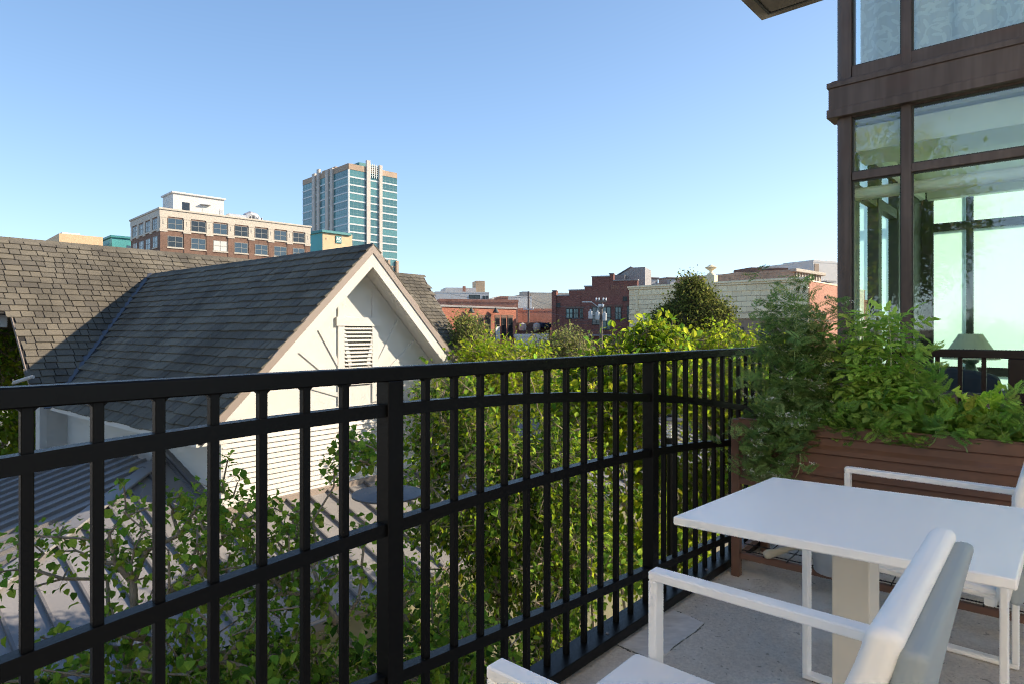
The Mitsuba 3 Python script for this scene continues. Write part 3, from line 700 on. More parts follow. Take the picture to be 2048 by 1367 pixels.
LEAF_OVAL = (np.array([[0, 0, 0], [0.30, 0.32, 0.10], [0.24, 0.70, 0.04], [0, 1.0, -0.16], [-0.24, 0.70, 0.04], [-0.30, 0.32, 0.10], [0, 0.36, 0.0], [0, 0.72, -0.03]]),
             np.array([[0, 1, 6], [1, 2, 7], [1, 7, 6], [2, 3, 7], [0, 6, 5], [6, 7, 5], [5, 7, 4], [4, 7, 3]]))
LEAF_ROUND = (LEAF_OVAL[0]*np.array([1.45, 1.0, 1.6]), LEAF_OVAL[1])
LEAF_SMALL = (np.array([[0, 0, 0], [0.30, 0.45, 0.10], [0, 1.0, -0.10], [-0.30, 0.45, 0.10], [0, 0.48, 0]]), np.array([[0, 1, 4], [1, 2, 4], [0, 4, 3], [3, 4, 2]]))
LEAF_NEEDLE = (np.array([[0.10, 0, 0], [-0.10, 0, 0], [-0.09, 0.6, 0.02], [0.02, 1.0, 0.0], [0.12, 0.55, -0.02]]), np.array([[0, 4, 1], [1, 4, 2], [4, 3, 2]]))

def place_leaves(P, Dn, U, size, tpl):
    Dn = Dn/np.linalg.norm(Dn, axis=1, keepdims=True)
    sd = np.cross(Dn, U); sd /= np.linalg.norm(sd, axis=1, keepdims=True)+1e-9; nm = np.cross(sd, Dn)
    tv, tf = tpl; s = size[:, None, None]
    V = P[:, None]+s*(tv[None, :, :1]*sd[:, None]+tv[None, :, 1:2]*Dn[:, None]+tv[None, :, 2:]*nm[:, None])
    Fc = tf[None]+(np.arange(len(P))*len(tv))[:, None, None]
    return V.reshape(-1, 3), Fc.reshape(-1, 3)

def tubes(A, B, ra, rb, n=5):
    """many tapered tubes at once"""
    d = B-A; L = np.linalg.norm(d, axis=1, keepdims=True)+1e-9; t = d/L
    ref = np.where(np.abs(t[:, 2:]) < 0.9, [[0, 0, 1.0]], [[1.0, 0, 0]])
    a = np.cross(t, ref); a /= np.linalg.norm(a, axis=1, keepdims=True); b = np.cross(t, a)
    an = np.arange(n)*2*np.pi/n
    ring = np.cos(an)[None, :, None]*a[:, None]+np.sin(an)[None, :, None]*b[:, None]
    V = np.concatenate([A[:, None]+ra[:, None, None]*ring, B[:, None]+rb[:, None, None]*ring], 1)
    i = np.arange(n); j = (i+1) % n
    f = np.vstack([np.stack([i, j+n, j], 1), np.stack([i, i+n, j+n], 1)])
    Fc = f[None]+(np.arange(len(A))*2*n)[:, None, None]
    return V.reshape(-1, 3), Fc.reshape(-1, 3)

def colours(rg, n, cols, jit=0.18):
    c = np.asarray(cols)[rg.integers(0, len(cols), n)]
    return np.clip(c*(1+rg.normal(0, jit, (n, 1))+rg.normal(0, 0.06, (n, 3))), 0.004, 0.9)

def make_tree(name, label, group, base, blobs, nclus, per, size, cols, seed, tpl=LEAF_OVAL, bark='bark_grey', leafm='leaf_soft', tr=0.09, spread=0.16, gap=0.40, gapf=1.3,
              droop=0.5, thin=0.0035, split=0.35, step=0.28, cut=None, limbs=None):
    """blobs: ellipsoids (centre, radii, weight) that hold the leaf clusters; the limbs grow from the base to the clusters, each from the nearest wood."""
    rg = np.random.default_rng(seed); base = np.asarray(base, float)
    w = np.array([b[2] for b in blobs], float); w /= w.sum()
    C = []
    while len(C) < nclus:
        k = rg.choice(len(blobs), p=w); d = rg.normal(size=3); d /= np.linalg.norm(d); rr = rg.uniform(0.15, 1.0)**0.45
        p = np.asarray(blobs[k][0])+d*rr*np.asarray(blobs[k][1])
        if meshkit.noise(p*gapf+seed*7.3, seed) < gap: continue
        if cut is not None and not cut(p): continue
        C.append(p)
    C = np.array(C); cen = np.average([b[0] for b in blobs], axis=0, weights=w)
    nodes = [base]; par = [-1]
    top = cen*0.65+base*0.35+np.array([0, 0, 0]); fork = base+(top-base)*split
    for s in np.linspace(0, 1, 6)[1:]:
        p = base+(fork-base)*s+rg.normal(0, 0.03, 3)*[1, 1, 0]; nodes.append(p); par.append(len(nodes)-2)
    order = np.argsort(np.linalg.norm((C-fork)*[1, 1, 0.8], axis=1)); N = np.array(nodes)
    dep = list(np.arange(len(nodes)))
    leafnode = []
    buf = np.zeros((nclus*14+50, 3)); buf[:len(nodes)] = nodes; cnt = len(nodes)
    db = np.zeros(len(buf)); db[:cnt] = np.linalg.norm(np.array(nodes)-fork, axis=1)
    for ci in order:
        p = C[ci]; dd = np.linalg.norm(buf[4:cnt]-p, axis=1)
        cost = dd+0.55*np.maximum(0, db[4:cnt]+dd-np.linalg.norm(p-fork)*1.05)
        # wood grows outwards and upwards: avoid attaching from above
        cost += 0.5*np.maximum(0, buf[4:cnt, 2]-p[2])
        j = int(np.argmin(cost))+4; q = buf[j].copy(); L = np.linalg.norm(p-q); m = max(1, int(L/step))
        pj = j
        for s in range(1, m+1):
            t = s/m; x = q+(p-q)*t+np.array([0, 0, -0.10*L*t*(1-t)])+(rg.normal(0, 0.035, 3) if s < m else 0)
            buf[cnt] = x; par.append(pj); db[cnt] = db[pj]+np.linalg.norm(x-buf[pj]); pj = cnt; cnt += 1
            if cnt >= len(buf)-2: break
        leafnode.append((ci, pj))
        if cnt >= len(buf)-20: break
    par = np.array(par); load = np.zeros(cnt)
    for _, j in leafnode: load[j] += 1
    for i in range(cnt-1, 0, -1): load[par[i]] += load[i]
    rad = thin+(tr-thin)*(load/load[0])**0.52
    idx = np.arange(1, cnt); A, Bq = buf[par[idx]], buf[idx]
    big = rad[idx] > 0.012
    big_r = np.minimum(rad[par[idx]], rad[idx]*1.5)
    key = thing(name, label, 'tree' if 'tree' in name else name.replace('_', ' '), group)
    mbk = MB()
    for sel, n in ((big, 7), (~big, 4)):
        if sel.any(): mbk.raw(*tubes(A[sel], Bq[sel], big_r[sel], rad[idx][sel], n))
    add('trunk', mbk, bark, key, smooth=True)
    ids = np.array([c for c, _ in leafnode]); nd = np.array([n for _, n in leafnode]); n = len(ids)*per
    Pc = np.repeat(buf[nd], per, 0); prev = np.repeat(buf[par[nd]], per, 0)
    off = rg.normal(0, spread, (n, 3)); P = Pc+off
    out = P-cen; out /= np.linalg.norm(out, axis=1, keepdims=True)+1e-9
    Dn = out*0.7+rg.normal(0, 0.7, (n, 3)); Dn[:, 2] -= droop*rg.uniform(0, 1.6, n)
    U = rg.normal(0, 0.55, (n, 3))+[0, 0, 1.0]+out*0.3
    sz = size*rg.uniform(0.42, 1.32, n)
    v, f = place_leaves(P, Dn, U, sz, tpl)
    col = np.repeat(colours(rg, n, cols), len(tpl[0]), 0)
    add('crown', (v, f), leafm, key, color=col, kind='stuff', label='crown of many small leaves')
    # leaf stalks: short twigs from the cluster to a share of its leaves
    sel = rg.random(n) < 0.4
    if size > 0.05:
        vv, ff = tubes(Pc[sel], P[sel], np.full(sel.sum(), thin*0.7), np.full(sel.sum(), thin*0.4), 3)
        add('twigs', (vv, ff), bark, key, kind='stuff', label='thin twigs that carry the leaves')
    return key

BRIGHT = [(0.26, 0.36, 0.022), (0.34, 0.43, 0.028), (0.17, 0.28, 0.02), (0.42, 0.48, 0.04)]
DOG = [(0.17, 0.31, 0.04), (0.12, 0.24, 0.035), (0.23, 0.36, 0.045), (0.30, 0.41, 0.055)]
DARKG = [(0.05, 0.105, 0.02), (0.07, 0.13, 0.025), (0.035, 0.08, 0.018)]
def el(px, py, Y, rx, ry, rz, w=1.0): return (at(px, py, Y), (rx, ry, rz), w)
GZ = -6.5
g_d = 'dogwood trees below the balcony'
# the dogwood in front of the metal roof, lower left
make_tree('tree', 'open dogwood tree with large drooping leaves in front of the metal roof at lower left', None, [-3.2, 5.6, GZ],
          [el(130, 1130, 5.6, 0.7, 0.7, 0.40, 1.0), el(330, 1060, 5.8, 0.75, 0.6, 0.55, 1.2), el(480, 1010, 6.0, 0.5, 0.5, 0.45, 0.6), el(60, 1290, 5.3, 0.7, 0.6, 0.5, 0.8), el(420, 1250, 5.6, 1.0, 0.7, 0.5, 1.4), el(230, 1340, 5.4, 0.9, 0.7, 0.4, 1.2)],
          225, 11, 0.075, DOG, 11, tpl=LEAF_ROUND, tr=0.07, spread=0.075, gap=0.50, gapf=1.6, droop=0.9, thin=0.0032, split=0.55, leafm='leaf_gloss')
make_tree('tree', 'leafy dogwood tree in front of the white gable wall, behind the thick railing post', None, [-0.9, 6.6, GZ],
          [el(700, 930, 6.4, 0.32, 0.4, 0.34, 0.55), el(760, 1010, 6.4, 0.4, 0.5, 0.5, 0.6), el(560, 1110, 6.3, 0.55, 0.5, 0.5, 0.8), el(700, 1170, 6.2, 0.8, 0.6, 0.5, 1.2), el(640, 1300, 6.0, 0.9, 0.7, 0.5, 1.6), el(820, 1280, 6.0, 0.7, 0.6, 0.6, 1.3)],
          255, 11, 0.075, DOG, 12, tpl=LEAF_ROUND, tr=0.07, spread=0.075, gap=0.50, gapf=1.6, droop=0.85, thin=0.0032, split=0.55, leafm='leaf_gloss')
# the dense small-leaved tree right of the thick post
make_tree('tree', 'dense small leaved tree with many pale stems in the middle behind the railing', None, [0.35, 8.2, GZ],
          [el(900, 850, 8.4, 0.55, 0.8, 0.75, 1.2), el(1010, 830, 8.6, 0.7, 0.9, 0.8, 1.5), el(960, 980, 8.2, 0.95, 0.9, 0.8, 1.8), el(1100, 960, 8.6, 0.8, 0.9, 0.9, 1.5), el(900, 1120, 7.8, 0.8, 0.8, 0.8, 1.1), el(1080, 1150, 8.0, 0.8, 0.8, 0.9, 1.0), el(1000, 1290, 7.6, 0.9, 0.9, 0.6, 0.8)],
          980, 22, 0.080, DOG+DARKG[:2]+BRIGHT[:2], 13, tr=0.11, spread=0.11, gap=0.45, gapf=1.2, droop=0.7, thin=0.005, split=0.30)
# the bright maple on the right
make_tree('tree', 'bright yellow green backlit tree behind the right half of the railing', None, [3.0, 10.6, GZ],
          [el(1270, 765, 10.5, 1.2, 1.0, 0.72, 1.6), el(1180, 810, 10.0, 0.9, 0.9, 0.7, 1.0), el(1400, 785, 11.2, 1.1, 1.0, 0.72, 1.2), el(1270, 880, 10.2, 1.2, 1.0, 0.9, 1.6), el(1420, 900, 10.8, 1.1, 1.0, 0.9, 1.4), el(1300, 1040, 9.8, 1.1, 1.0, 1.0, 1.4), el(1430, 1060, 10.2, 1.0, 1.0, 1.0, 1.2), el(1315, 685, 10.6, 0.42, 0.5, 0.33, 0.35), el(1550, 820, 11.0, 1.3, 1.0, 1.2, 1.2)],
          1100, 20, 0.115, BRIGHT+BRIGHT+DOG[:2], 14, tr=0.14, spread=0.13, gap=0.44, gapf=1.0, droop=0.7, thin=0.005, split=0.45)
make_tree('tree', 'bright green leafy tree rising just above the top rail beside the house roof', None, [-0.1, 15.5, GZ],
          [el(1010, 735, 15.5, 1.1, 1.0, 0.55, 1.3), el(960, 735, 15.0, 0.7, 0.8, 0.5, 0.7), el(1060, 725, 16, 0.6, 0.6, 0.4, 0.5), el(1040, 780, 15, 1.5, 1.0, 0.8, 1.2), el(930, 790, 14.5, 0.9, 0.8, 0.7, 0.7)],
          420, 18, 0.11, BRIGHT, 15, tr=0.11, spread=0.18, gap=0.38, split=0.5)
make_tree('tree', 'pointed olive green tree behind the top rail in front of the low brick buildings', None, [3.2, 25, GZ],
          [el(1130, 690, 25, 0.7, 0.7, 0.6, 0.7), el(1120, 710, 25, 1.6, 1.4, 0.9, 1.5), el(1150, 770, 24, 2.2, 1.6, 1.4, 2), el(1190, 710, 26, 0.9, 0.8, 0.6, 0.7)],
          420, 20, 0.13, [(0.24, 0.27, 0.09), (0.32, 0.33, 0.12), (0.16, 0.20, 0.07)], 16, tpl=LEAF_SMALL, tr=0.12, spread=0.22, gap=0.36, split=0.5)
make_tree('tree', 'slim olive green tree at the right end of the shingle roof by the brick building', None, [-1.2, 28, GZ],
          [el(938, 668, 28, 0.7, 0.7, 0.8, 0.8), el(945, 690, 28, 1.1, 1.0, 1.0, 1.2), el(960, 740, 27, 1.5, 1.2, 1.4, 1.5), el(925, 645, 28.4, 0.35, 0.4, 0.45, 0.3)],
          330, 18, 0.14, [(0.24, 0.28, 0.08), (0.32, 0.34, 0.10), (0.16, 0.21, 0.06)], 17, tpl=LEAF_SMALL, tr=0.12, spread=0.2, gap=0.36, split=0.5)
make_tree('tree', 'bright leafy tree between the conical tree and the planter herbs', None, [7.2, 16.5, GZ],
          [el(1440, 690, 16, 0.9, 0.8, 0.4, 0.8), el(1500, 700, 16.4, 0.9, 0.8, 0.55, 0.9), el(1480, 800, 16, 1.8, 1.4, 1.2, 1.5), el(1620, 840, 16.5, 1.8, 1.4, 1.4, 1.4)],
          420, 16, 0.11, BRIGHT, 18, tr=0.12, spread=0.18, gap=0.37, split=0.5)
# conical evergreen
make_tree('tree', 'dark conical evergreen tree in front of the cream tiled facade', None, [11.0, 36, GZ],
          [el(1385, 565, 36, 0.42, 0.4, 0.7, 0.30), el(1385, 592, 36, 1.0, 0.9, 0.75, 0.8), el(1385, 622, 36, 1.6, 1.4, 0.9, 1.5), el(1386, 655, 36, 2.2, 1.9, 1.1, 2.3), el(1390, 710, 36, 2.6, 2.2, 1.6, 2.6), el(1432, 628, 36, 0.7, 0.7, 0.5, 0.4), el(1338, 640, 36, 0.7, 0.7, 0.5, 0.35)],
          1500, 30, 0.17, [(0.15, 0.18, 0.045), (0.19, 0.22, 0.055), (0.26, 0.27, 0.07), (0.09, 0.12, 0.035)], 19, tpl=LEAF_SMALL, bark='bark_dark', tr=0.16, spread=0.28, gap=0.45, gapf=1.2, droop=0.1, thin=0.01, split=0.6, leafm='leaf_gloss')
# foliage far left, behind the house
make_tree('tree', 'large dark green tree seen past the raised eave at the left edge', None, [-16.5, 20, GZ],
          [el(-30, 700, 21, 2.0, 1.6, 1.2, 1), el(30, 720, 22, 1.6, 1.4, 1.2, 1), el(-20, 800, 20, 2.2, 1.6, 1.6, 1.2), el(20, 880, 20, 1.4, 1.2, 1.2, 1)],
          420, 18, 0.19, DOG+BRIGHT, 20, tr=0.2, spread=0.3, gap=0.34, gapf=0.8, split=0.5)
# understorey shrubs below
for i, (px, py, Y, rx, rz) in enumerate([(430, 1420, 5.2, 0.9, 0.5), (700, 1400, 5.4, 1.0, 0.5), (930, 1330, 6.2, 0.8, 0.5), (160, 1450, 5.0, 0.9, 0.4), (1180, 1180, 8.2, 0.9, 0.9)]):
    p = at(px, py, Y)
    make_tree('shrub', ['low shrub with broad leaves below the railing at the bottom left of centre', 'low shrub with broad leaves below the thick railing post', 'low leafy shrub right of the thick post at the bottom edge', 'low leafy shrub below the leftmost pickets', 'leafy shrub beneath the bright maple, left of the second railing post'][i], None,
              [p[0], p[1], GZ], [(p, (rx, 0.7, rz), 1.0), (p-[0, 0, 0.7], (rx, 0.8, 0.7), 0.7)], 120, 14, 0.10, DOG+DARKG[:1], 30+i, tr=0.05, spread=0.10, gap=0.36, droop=0.7, split=0.6, leafm='leaf_gloss')
# the big street tree behind us on the left, mirrored in the bay's glass
make_tree('tree', 'large sunlit street tree left of the balcony behind the camera', None, [-10.5, -4.0, GZ],
          [((-10.5, -4.0, 4.6), (3.2, 3.2, 3.0), 2), ((-9, -1.5, 3.4), (2.4, 2.4, 2.4), 1), ((-12.5, -6.5, 5.0), (2.8, 2.8, 2.6), 1.2), ((-13, -1.0, 3.6), (3, 3, 2.6), 1.3)], 1900, 20, 0.15, BRIGHT+DOG, 50, tpl=LEAF_SMALL, tr=0.28, spread=0.3, gap=0.26, gapf=0.6, split=0.5)
# ------------------------------------------------------------ table, chairs, planter
def unit(a): a = np.asarray(a, float); return a/np.linalg.norm(a)
tb = thing('table', 'square white powder coated table on a pedestal beside the railing', 'table')
ct = np.array([0.897, 1.629]); ex = unit([0.745, -0.667]); hx_, hy_ = 0.34, 0.354
tilt = math.radians(2.45); Rt = np.array([[1, 0, 0], [0, math.cos(tilt), math.sin(tilt)], [0, -math.sin(tilt), math.cos(tilt)]])
ztab = 0.7285
TF = Fr((ct[0], ct[1], ztab), ex, Rt)
m = MB(TF); m.box(-hx_, hx_, -hy_, hy_, -0.021, 0.0, 0.0025); add('top', m, 'white_powder', tb)
m = MB(TF); m.box(-hx_+0.05, hx_-0.05, -hy_+0.05, hy_-0.05, -0.035, -0.0212); add('apron', m, 'white_powder', tb)
TG = Fr((ct[0], ct[1], 0), ex)
m = MB(TG); m.box(-0.052, 0.036, -0.045, 0.06, 0.012, ztab-0.03, 0.003); add('pedestal', m, 'cream_panel', tb)
m = MB(TG); m.box(-0.24, 0.24, -0.05, 0.065, 0.0, 0.0125, 0.003); add('base_plate', m, 'white_powder', tb)
m = MB(TG); m.box(-0.03, 0.03, -0.26, 0.26, 0.0, 0.0117, 0.003); add('base_plate', m, 'white_powder', tb)

def chair(front, d, w, label, back_a=0.05, D_=0.56, s_in=-0.03):
    """front: plan point of the far front leg's outer corner; d: towards the back; w: plan direction from the far to the near side; frame bars 40 x 20 mm"""
    c = thing('chair', label, 'chair', None)
    CF = Fr((front[0], front[1], 0), d)                 # x to the back, y: left of d
    sgn = 1 if np.dot(CF.R[:2, 1], w) > 0 else -1
    W_ = 0.59
    bt, bw, AH = 0.021, 0.040, 0.64
    def Y(a): return a*sgn
    def bx(x0, x1, y0, y1, z0, z1, c_=0.003): 
        ya, yb = sorted((Y(y0), Y(y1))); return MB(CF).box(x0, x1, ya, yb, z0, z1, c_)
    for y0 in (0.0, W_-bw):
        fr = 'arm_frame'
        k = newkey(fr, c)
        add('arm', bx(0, D_, y0, y0+bw, AH-bt, AH), 'white_powder', k)
        add('front_leg', bx(0, bt, y0, y0+bw, bt, AH-bt-0.0003), 'white_powder', k)
        add('rear_leg', bx(D_-bt, D_, y0, y0+bw, bt, AH-bt-0.0003), 'white_powder', k)
        add("runner", bx(0, D_, y0, y0+bw, 0.0042, bt), 'white_powder', k)
    add('seat_rail', bx(0.16, 0.19, bw, W_-bw, 0.385, 0.41), 'white_powder', c)
    add('seat_rail', bx(D_-0.06, D_-0.03, bw, W_-bw, 0.385, 0.41), 'white_powder', c)
    m = MB(CF); ya, yb = sorted((Y(0.045), Y(W_-0.045)))
    rbox(m, s_in, D_-0.03, ya, yb, 0.410, 0.447, 0.014, 4, lambda v: v+np.c_[v[:, 0]*0, v[:, 0]*0, -0.02*np.clip(v[:, 0], 0, 1)**1.5])
    add('seat', m, 'cushion_vinyl', c, smooth=50)
    lean = lambda v: np.c_[v[:, 0]+back_a+0.16*(v[:, 2]-0.42)+0.05*np.square(v[:, 2]-0.42)*4*0.4, v[:, 1], v[:, 2]]
    m = MB(CF); rbox(m, D_-0.085, D_-0.045, ya, yb, 0.40, 0.862, 0.016, 5, lambda v: lean(v)+np.c_[-0.012*np.exp(-np.square((v[:, 2]-0.74)/0.06)), v[:, 1]*0, v[:, 0]*0])
    add('backrest', m, 'cushion_vinyl', c, smooth=50)
    m = MB(CF); rbox(m, D_-0.050, D_-0.018, ya+0.004, yb-0.004, 0.40, 0.845, 0.012, 4, lean); mat('grey_vinyl', (0.30, 0.34, 0.35), 0.55) if 'grey_vinyl' not in scene else 0
    add('back_shell', m, 'grey_vinyl', c, smooth=50)
    # seams round the cushions, glides under the runners
    def loop(a0, a1, b0, b1, n=6, r=0.02):
        p = []
        for cx, cy, s in ((a1-r, b1-r, 0), (a0+r, b1-r, 1), (a0+r, b0+r, 2), (a1-r, b0+r, 3)):
            p += [(cx+r*math.cos(math.pi/2*(s+q/n)), cy+r*math.sin(math.pi/2*(s+q/n))) for q in range(n+1)]
        return p+[p[0]]
    m = MB(CF); m.tube([(x, y, 0.4295-0.02*max(x, 0)**1.5) for x, y in loop(s_in-0.001, D_-0.029, ya-0.001, yb+0.001)], 0.0028, 6, False); add('seam', m, 'cushion_vinyl', c, smooth=True)
    for y0 in (0.0, W_-bw):
        for x in (0.03, D_-0.06): add('glide', bx(x, x+0.03, y0+0.006, y0+bw-0.006, -0.0, 0.004-0.0), 'black_paint', c)
    return c
dch = unit([0.755, -0.655])
chair((0.3425, 1.497), dch, -r_, 'white armchair with padded back in the foreground, nearest the camera', back_a=-0.005)
chair((1.388, 2.61), unit([0.75, -0.66]), -r_, 'white armchair tucked under the far side of the table by the planter', s_in=0.11)

# planter
pl_ = thing('planter_box', 'brown ribbed steel planter box raised on legs in the balcony corner', 'planter')
PD = unit([0.772, -0.636]); PF = Fr((1.092, 3.08, 0), PD); PLn, PW = 1.62, 0.46
zb_, zr = 0.455, 0.770
prof = [(0.0, zr), (0.0, zr-0.045), (0.016, zr-0.052), (0.016, zr-0.085), (-0.006, zr-0.103)]
z = zr-0.103
prof = [(0.0, zr), (0.0, zr-0.048), (0.014, zr-0.056), (0.014, zr-0.086), (-0.002, zr-0.104), (-0.002, zr-0.122), (0.014, zr-0.130), (0.014, zr-0.182), (-0.002, zr-0.200), (-0.002, zr-0.222), (0.014, zr-0.230), (0.014, zr-0.272), (-0.002, zr-0.288), (-0.002, zb_)]
def strip(prof, x0, x1, yo, thick):
    v, f = [], []
    for y, zz in prof: v += [[x0, yo(y), zz], [x1, yo(y), zz]]
    for i in range(len(prof)-1): a = 2*i; f += [[a, a+3, a+1], [a, a+2, a+3]]
    return v, f
m = MB(PF); m.raw(*strip(prof, 0.02, PLn, lambda y: y, 0)); add('front_panel', m, 'planter_steel', pl_)
m = MB(PF); m.raw(*strip(prof, 0.02, PLn, lambda y: PW-y, 0)); add('back_panel', m, 'planter_steel', pl_)
for x0 in (0.016, PLn):
    m = MB(PF); m.box(x0-0.003, x0+0.003, 0.016, PW-0.016, zb_, zr-0.002); add('end_panel', m, 'planter_steel', pl_)
m = MB(PF); m.box(-0.006, PLn+0.006, 0.018, PW-0.018, zb_-0.004, zb_+0.006); add('bottom_panel', m, 'planter_steel', pl_)
m = MB(PF); m.box(0.015, PLn, -0.008, 0.010, zr, zr+0.006, 0.002); m.box(0.015, PLn, PW-0.010, PW+0.008, zr, zr+0.006, 0.002); add('rim', m, 'planter_steel', pl_)
m = MB(PF); m.box(0.025, PLn-0.01, 0.02, PW-0.02, zb_+0.02, zr-0.05); 
gx, gy = np.meshgrid(np.linspace(0.02, PLn-0.01, 60), np.linspace(0.016, PW-0.016, 24), indexing='ij')
gz = zr-0.045+0.03*(meshkit.fbm(np.stack([gx*14, gy*14, gx*0], -1), 3)-0.5)
vv = np.stack([gx, gy, gz], -1).reshape(-1, 3); n2 = 24
ff = [[i*n2+j, (i+1)*n2+j, (i+1)*n2+j+1] for i in range(59) for j in range(23)]+[[i*n2+j, (i+1)*n2+j+1, i*n2+j+1] for i in range(59) for j in range(23)]
add('soil', MB(PF).raw(vv, ff), 'soil', pl_, smooth=True)
for x in (0.0, PLn-0.03):
    for y in (-0.006, PW-0.034):
        m = MB(PF); m.box(x-0.018, x+0.022, y, y+0.040, 0.0, zr-0.003, 0.002); add('leg', m, 'planter_steel', pl_)
# lower shelf: frame and wire mesh
sh = newkey('shelf', pl_)
for y in (0.002, PW-0.03):
    m = MB(PF); m.box(0.024, PLn-0.05, y, y+0.026, 0.088, 0.118, 0.002); add('shelf_rail', m, 'planter_steel', sh)
for x in (-0.010, PLn-0.04):
    m = MB(PF); m.box(x, x+0.026, 0.036, PW-0.036, 0.088, 0.118, 0.002); add('shelf_rail', m, 'planter_steel', sh)
m = MB(PF)
for k in range(1, 15):
    x = 0.03+k*0.105
    if x < PLn-0.05: m.tube([(x, 0.0, 0.121), (x, PW, 0.121)], 0.0028, 6)
for k in range(5):
    y = 0.03+k*0.10; m.tube([(0.0, y, 0.1245), (PLn, y, 0.1245)], 0.0028, 6)
add('wire_mesh', m, 'dark_bronze_paint', sh)
def onp(px, py, zz):
    """the point seen at a pixel at height zz"""
    Y = (EYE-zz)*F/(py-YH); return at(px, py, Y)
# galvanised bucket and the beige bundle on the shelf
mat('galvanised', wear((0.50, 0.52, 0.53), 0.15, 18, 18), 0.42, metallic=0.6)
bp = onp(1668, 1142, 0.127)
bk = thing('bucket', 'galvanised metal bucket standing on the planter shelf under the table', 'bucket')
m = MB(); m.lathe([(0.0, 0.004), (0.078, 0.004), (0.080, 0.0), (0.082, 0.006), (0.086, 0.05), (0.088, 0.053), (0.088, 0.060), (0.0875, 0.064), (0.104, 0.20), (0.108, 0.203), (0.108, 0.209), (0.103, 0.21), (0.098, 0.2), (0.078, 0.012), (0.0, 0.01)], bp, 36); add('body', m, 'galvanised', bk, smooth=35)
m = MB(); an = np.linspace(0, math.pi, 16); m.tube([bp+[0.108*math.cos(a), 0.02, 0.195-0.02*math.sin(a)+0.0*a] for a in an], 0.003, 6); add('handle', m, 'galvanised', bk)
q1, q2 = onp(1532, 1108, 0.140), onp(1572, 1098, 0.142)
bd = thing('bundle', 'beige rolled cloth bundle lying on the wire shelf left of the bucket', 'cloth bundle')
mat('beige_cloth', wear((0.50, 0.45, 0.34), 0.12, 20, 20), 0.85)
dv = unit((q2-q1)); m = MB(); m.tube([q1-dv*0.01, q1, q1+dv*0.02, q1+dv*0.06, q2, q2+dv*0.02], [0.004, 0.019, 0.022, 0.016, 0.015, 0.006], 14); add('roll', m, 'beige_cloth', bd, smooth=60)
q3 = onp(1610, 1098, 0.132)
m = MB(); m.tube([q2, (q2+q3)/2+[0, 0, 0.012], q3, q3+[0.04, -0.02, 0.0]], [0.010, 0.012, 0.010, 0.004], 8); add('loose_end', m, 'beige_cloth', bd, smooth=60)
# ------------------------------------------------------------ herbs and vegetables in the planter
leaf_mat('herb_leaf', 1.0, 0.5)
def up(px, py, y):
    """planter coordinates (along, y, z) of a pixel for a plane y metres behind the planter's front"""
    o = PF(np.array([0, y, 0.0])); d = PD; k = (px-CX)/F
    t = (k*o[1]-o[0])/(d[0]-k*d[1]); Y = o[1]+t*d[1]
    return np.array([t, y, EYE-(py-YH)/F*Y])
FROND = []
def frond_tpl(pairs=8, w=0.42, ch=0.035, sub=3, rise=0.18):
    """a flat feathery leaf: a rachis with pairs of side stalks that carry narrow pointed segments"""
    v, f = [], []
    def sliver(p, q, h):
        d = np.array(q)-np.array(p); n = np.array([-d[1], d[0], 0]); n = n/(np.linalg.norm(n)+1e-9)*h; b = len(v); m = (np.array(p)+np.array(q))/2
        v.extend([list(p), list(m+n), list(q), list(m-n)]); f.extend([[b, b+1, b+2], [b, b+2, b+3]])
    for i in range(pairs):
        t = 0.18+0.80*i/pairs; L = w*(1-0.85*abs(t-0.42)**1.0)
        for s in (-1, 1):
            tip = [s*L*0.85, t+0.42*L, rise*0.3*math.sin(i)]
            sliver([0, t, 0], tip, ch)
            for k in range(1, sub):
                a = k/sub; p = [tip[0]*a, t+(tip[1]-t)*a, tip[2]*a]
                sliver(p, [p[0]+s*0.10*L/w*0.4, p[1]+0.16*(1-a*0.4), p[2]+0.03], ch*0.8); sliver(p, [p[0]+s*0.15*(1-a*0.4), p[1]-0.02, p[2]-0.02], ch*0.8)
    sliver([0, 0, 0], [0, 1.05, -0.04], 0.012)
    return np.array(v, float), np.array(f)
FEATHER = frond_tpl(7, 0.44, 0.036, 3)
FINE = frond_tpl(6, 0.40, 0.030, 3)
def tomato_tpl():
    v, f = [], []
    def lobe(o, ang, L):
        c, s = math.cos(ang), math.sin(ang)
        pts = [(0, 0, 0), (0.15, 0.16, 0.05), (0.30, 0.38, 0.06), (0.14, 0.44, 0.0), (0.20, 0.70, -0.05), (0, 1.0, -0.20), (-0.20, 0.70, -0.05), (-0.14, 0.44, 0), (-0.30, 0.38, 0.06), (-0.15, 0.16, 0.05)]
        b = len(v)
        for x, y, z in pts: v.append([o[0]+L*(x*c+y*s), o[1]+L*(-x*s+y*c), o[2]+L*z])
        v.append([o[0]+L*0.45*s, o[1]+L*0.45*c, o[2]-0.03*L])
        for i in range(10): f.append([b+i, b+(i+1) % 10, b+10])
    lobe((0, 0.66, -0.06), 0, 0.40)
    for t, L in ((0.20, 0.20), (0.36, 0.30), (0.56, 0.34)):
        for s in (-1, 1): lobe((0, t, -0.02), s*1.15, L)
    b = len(v); v += [[-0.015, 0, 0], [0.015, 0, 0], [0, 0.7, -0.06]]; f.append([b, b+1, b+2])
    return np.array(v, float), np.array(f)
TOM = tomato_tpl()
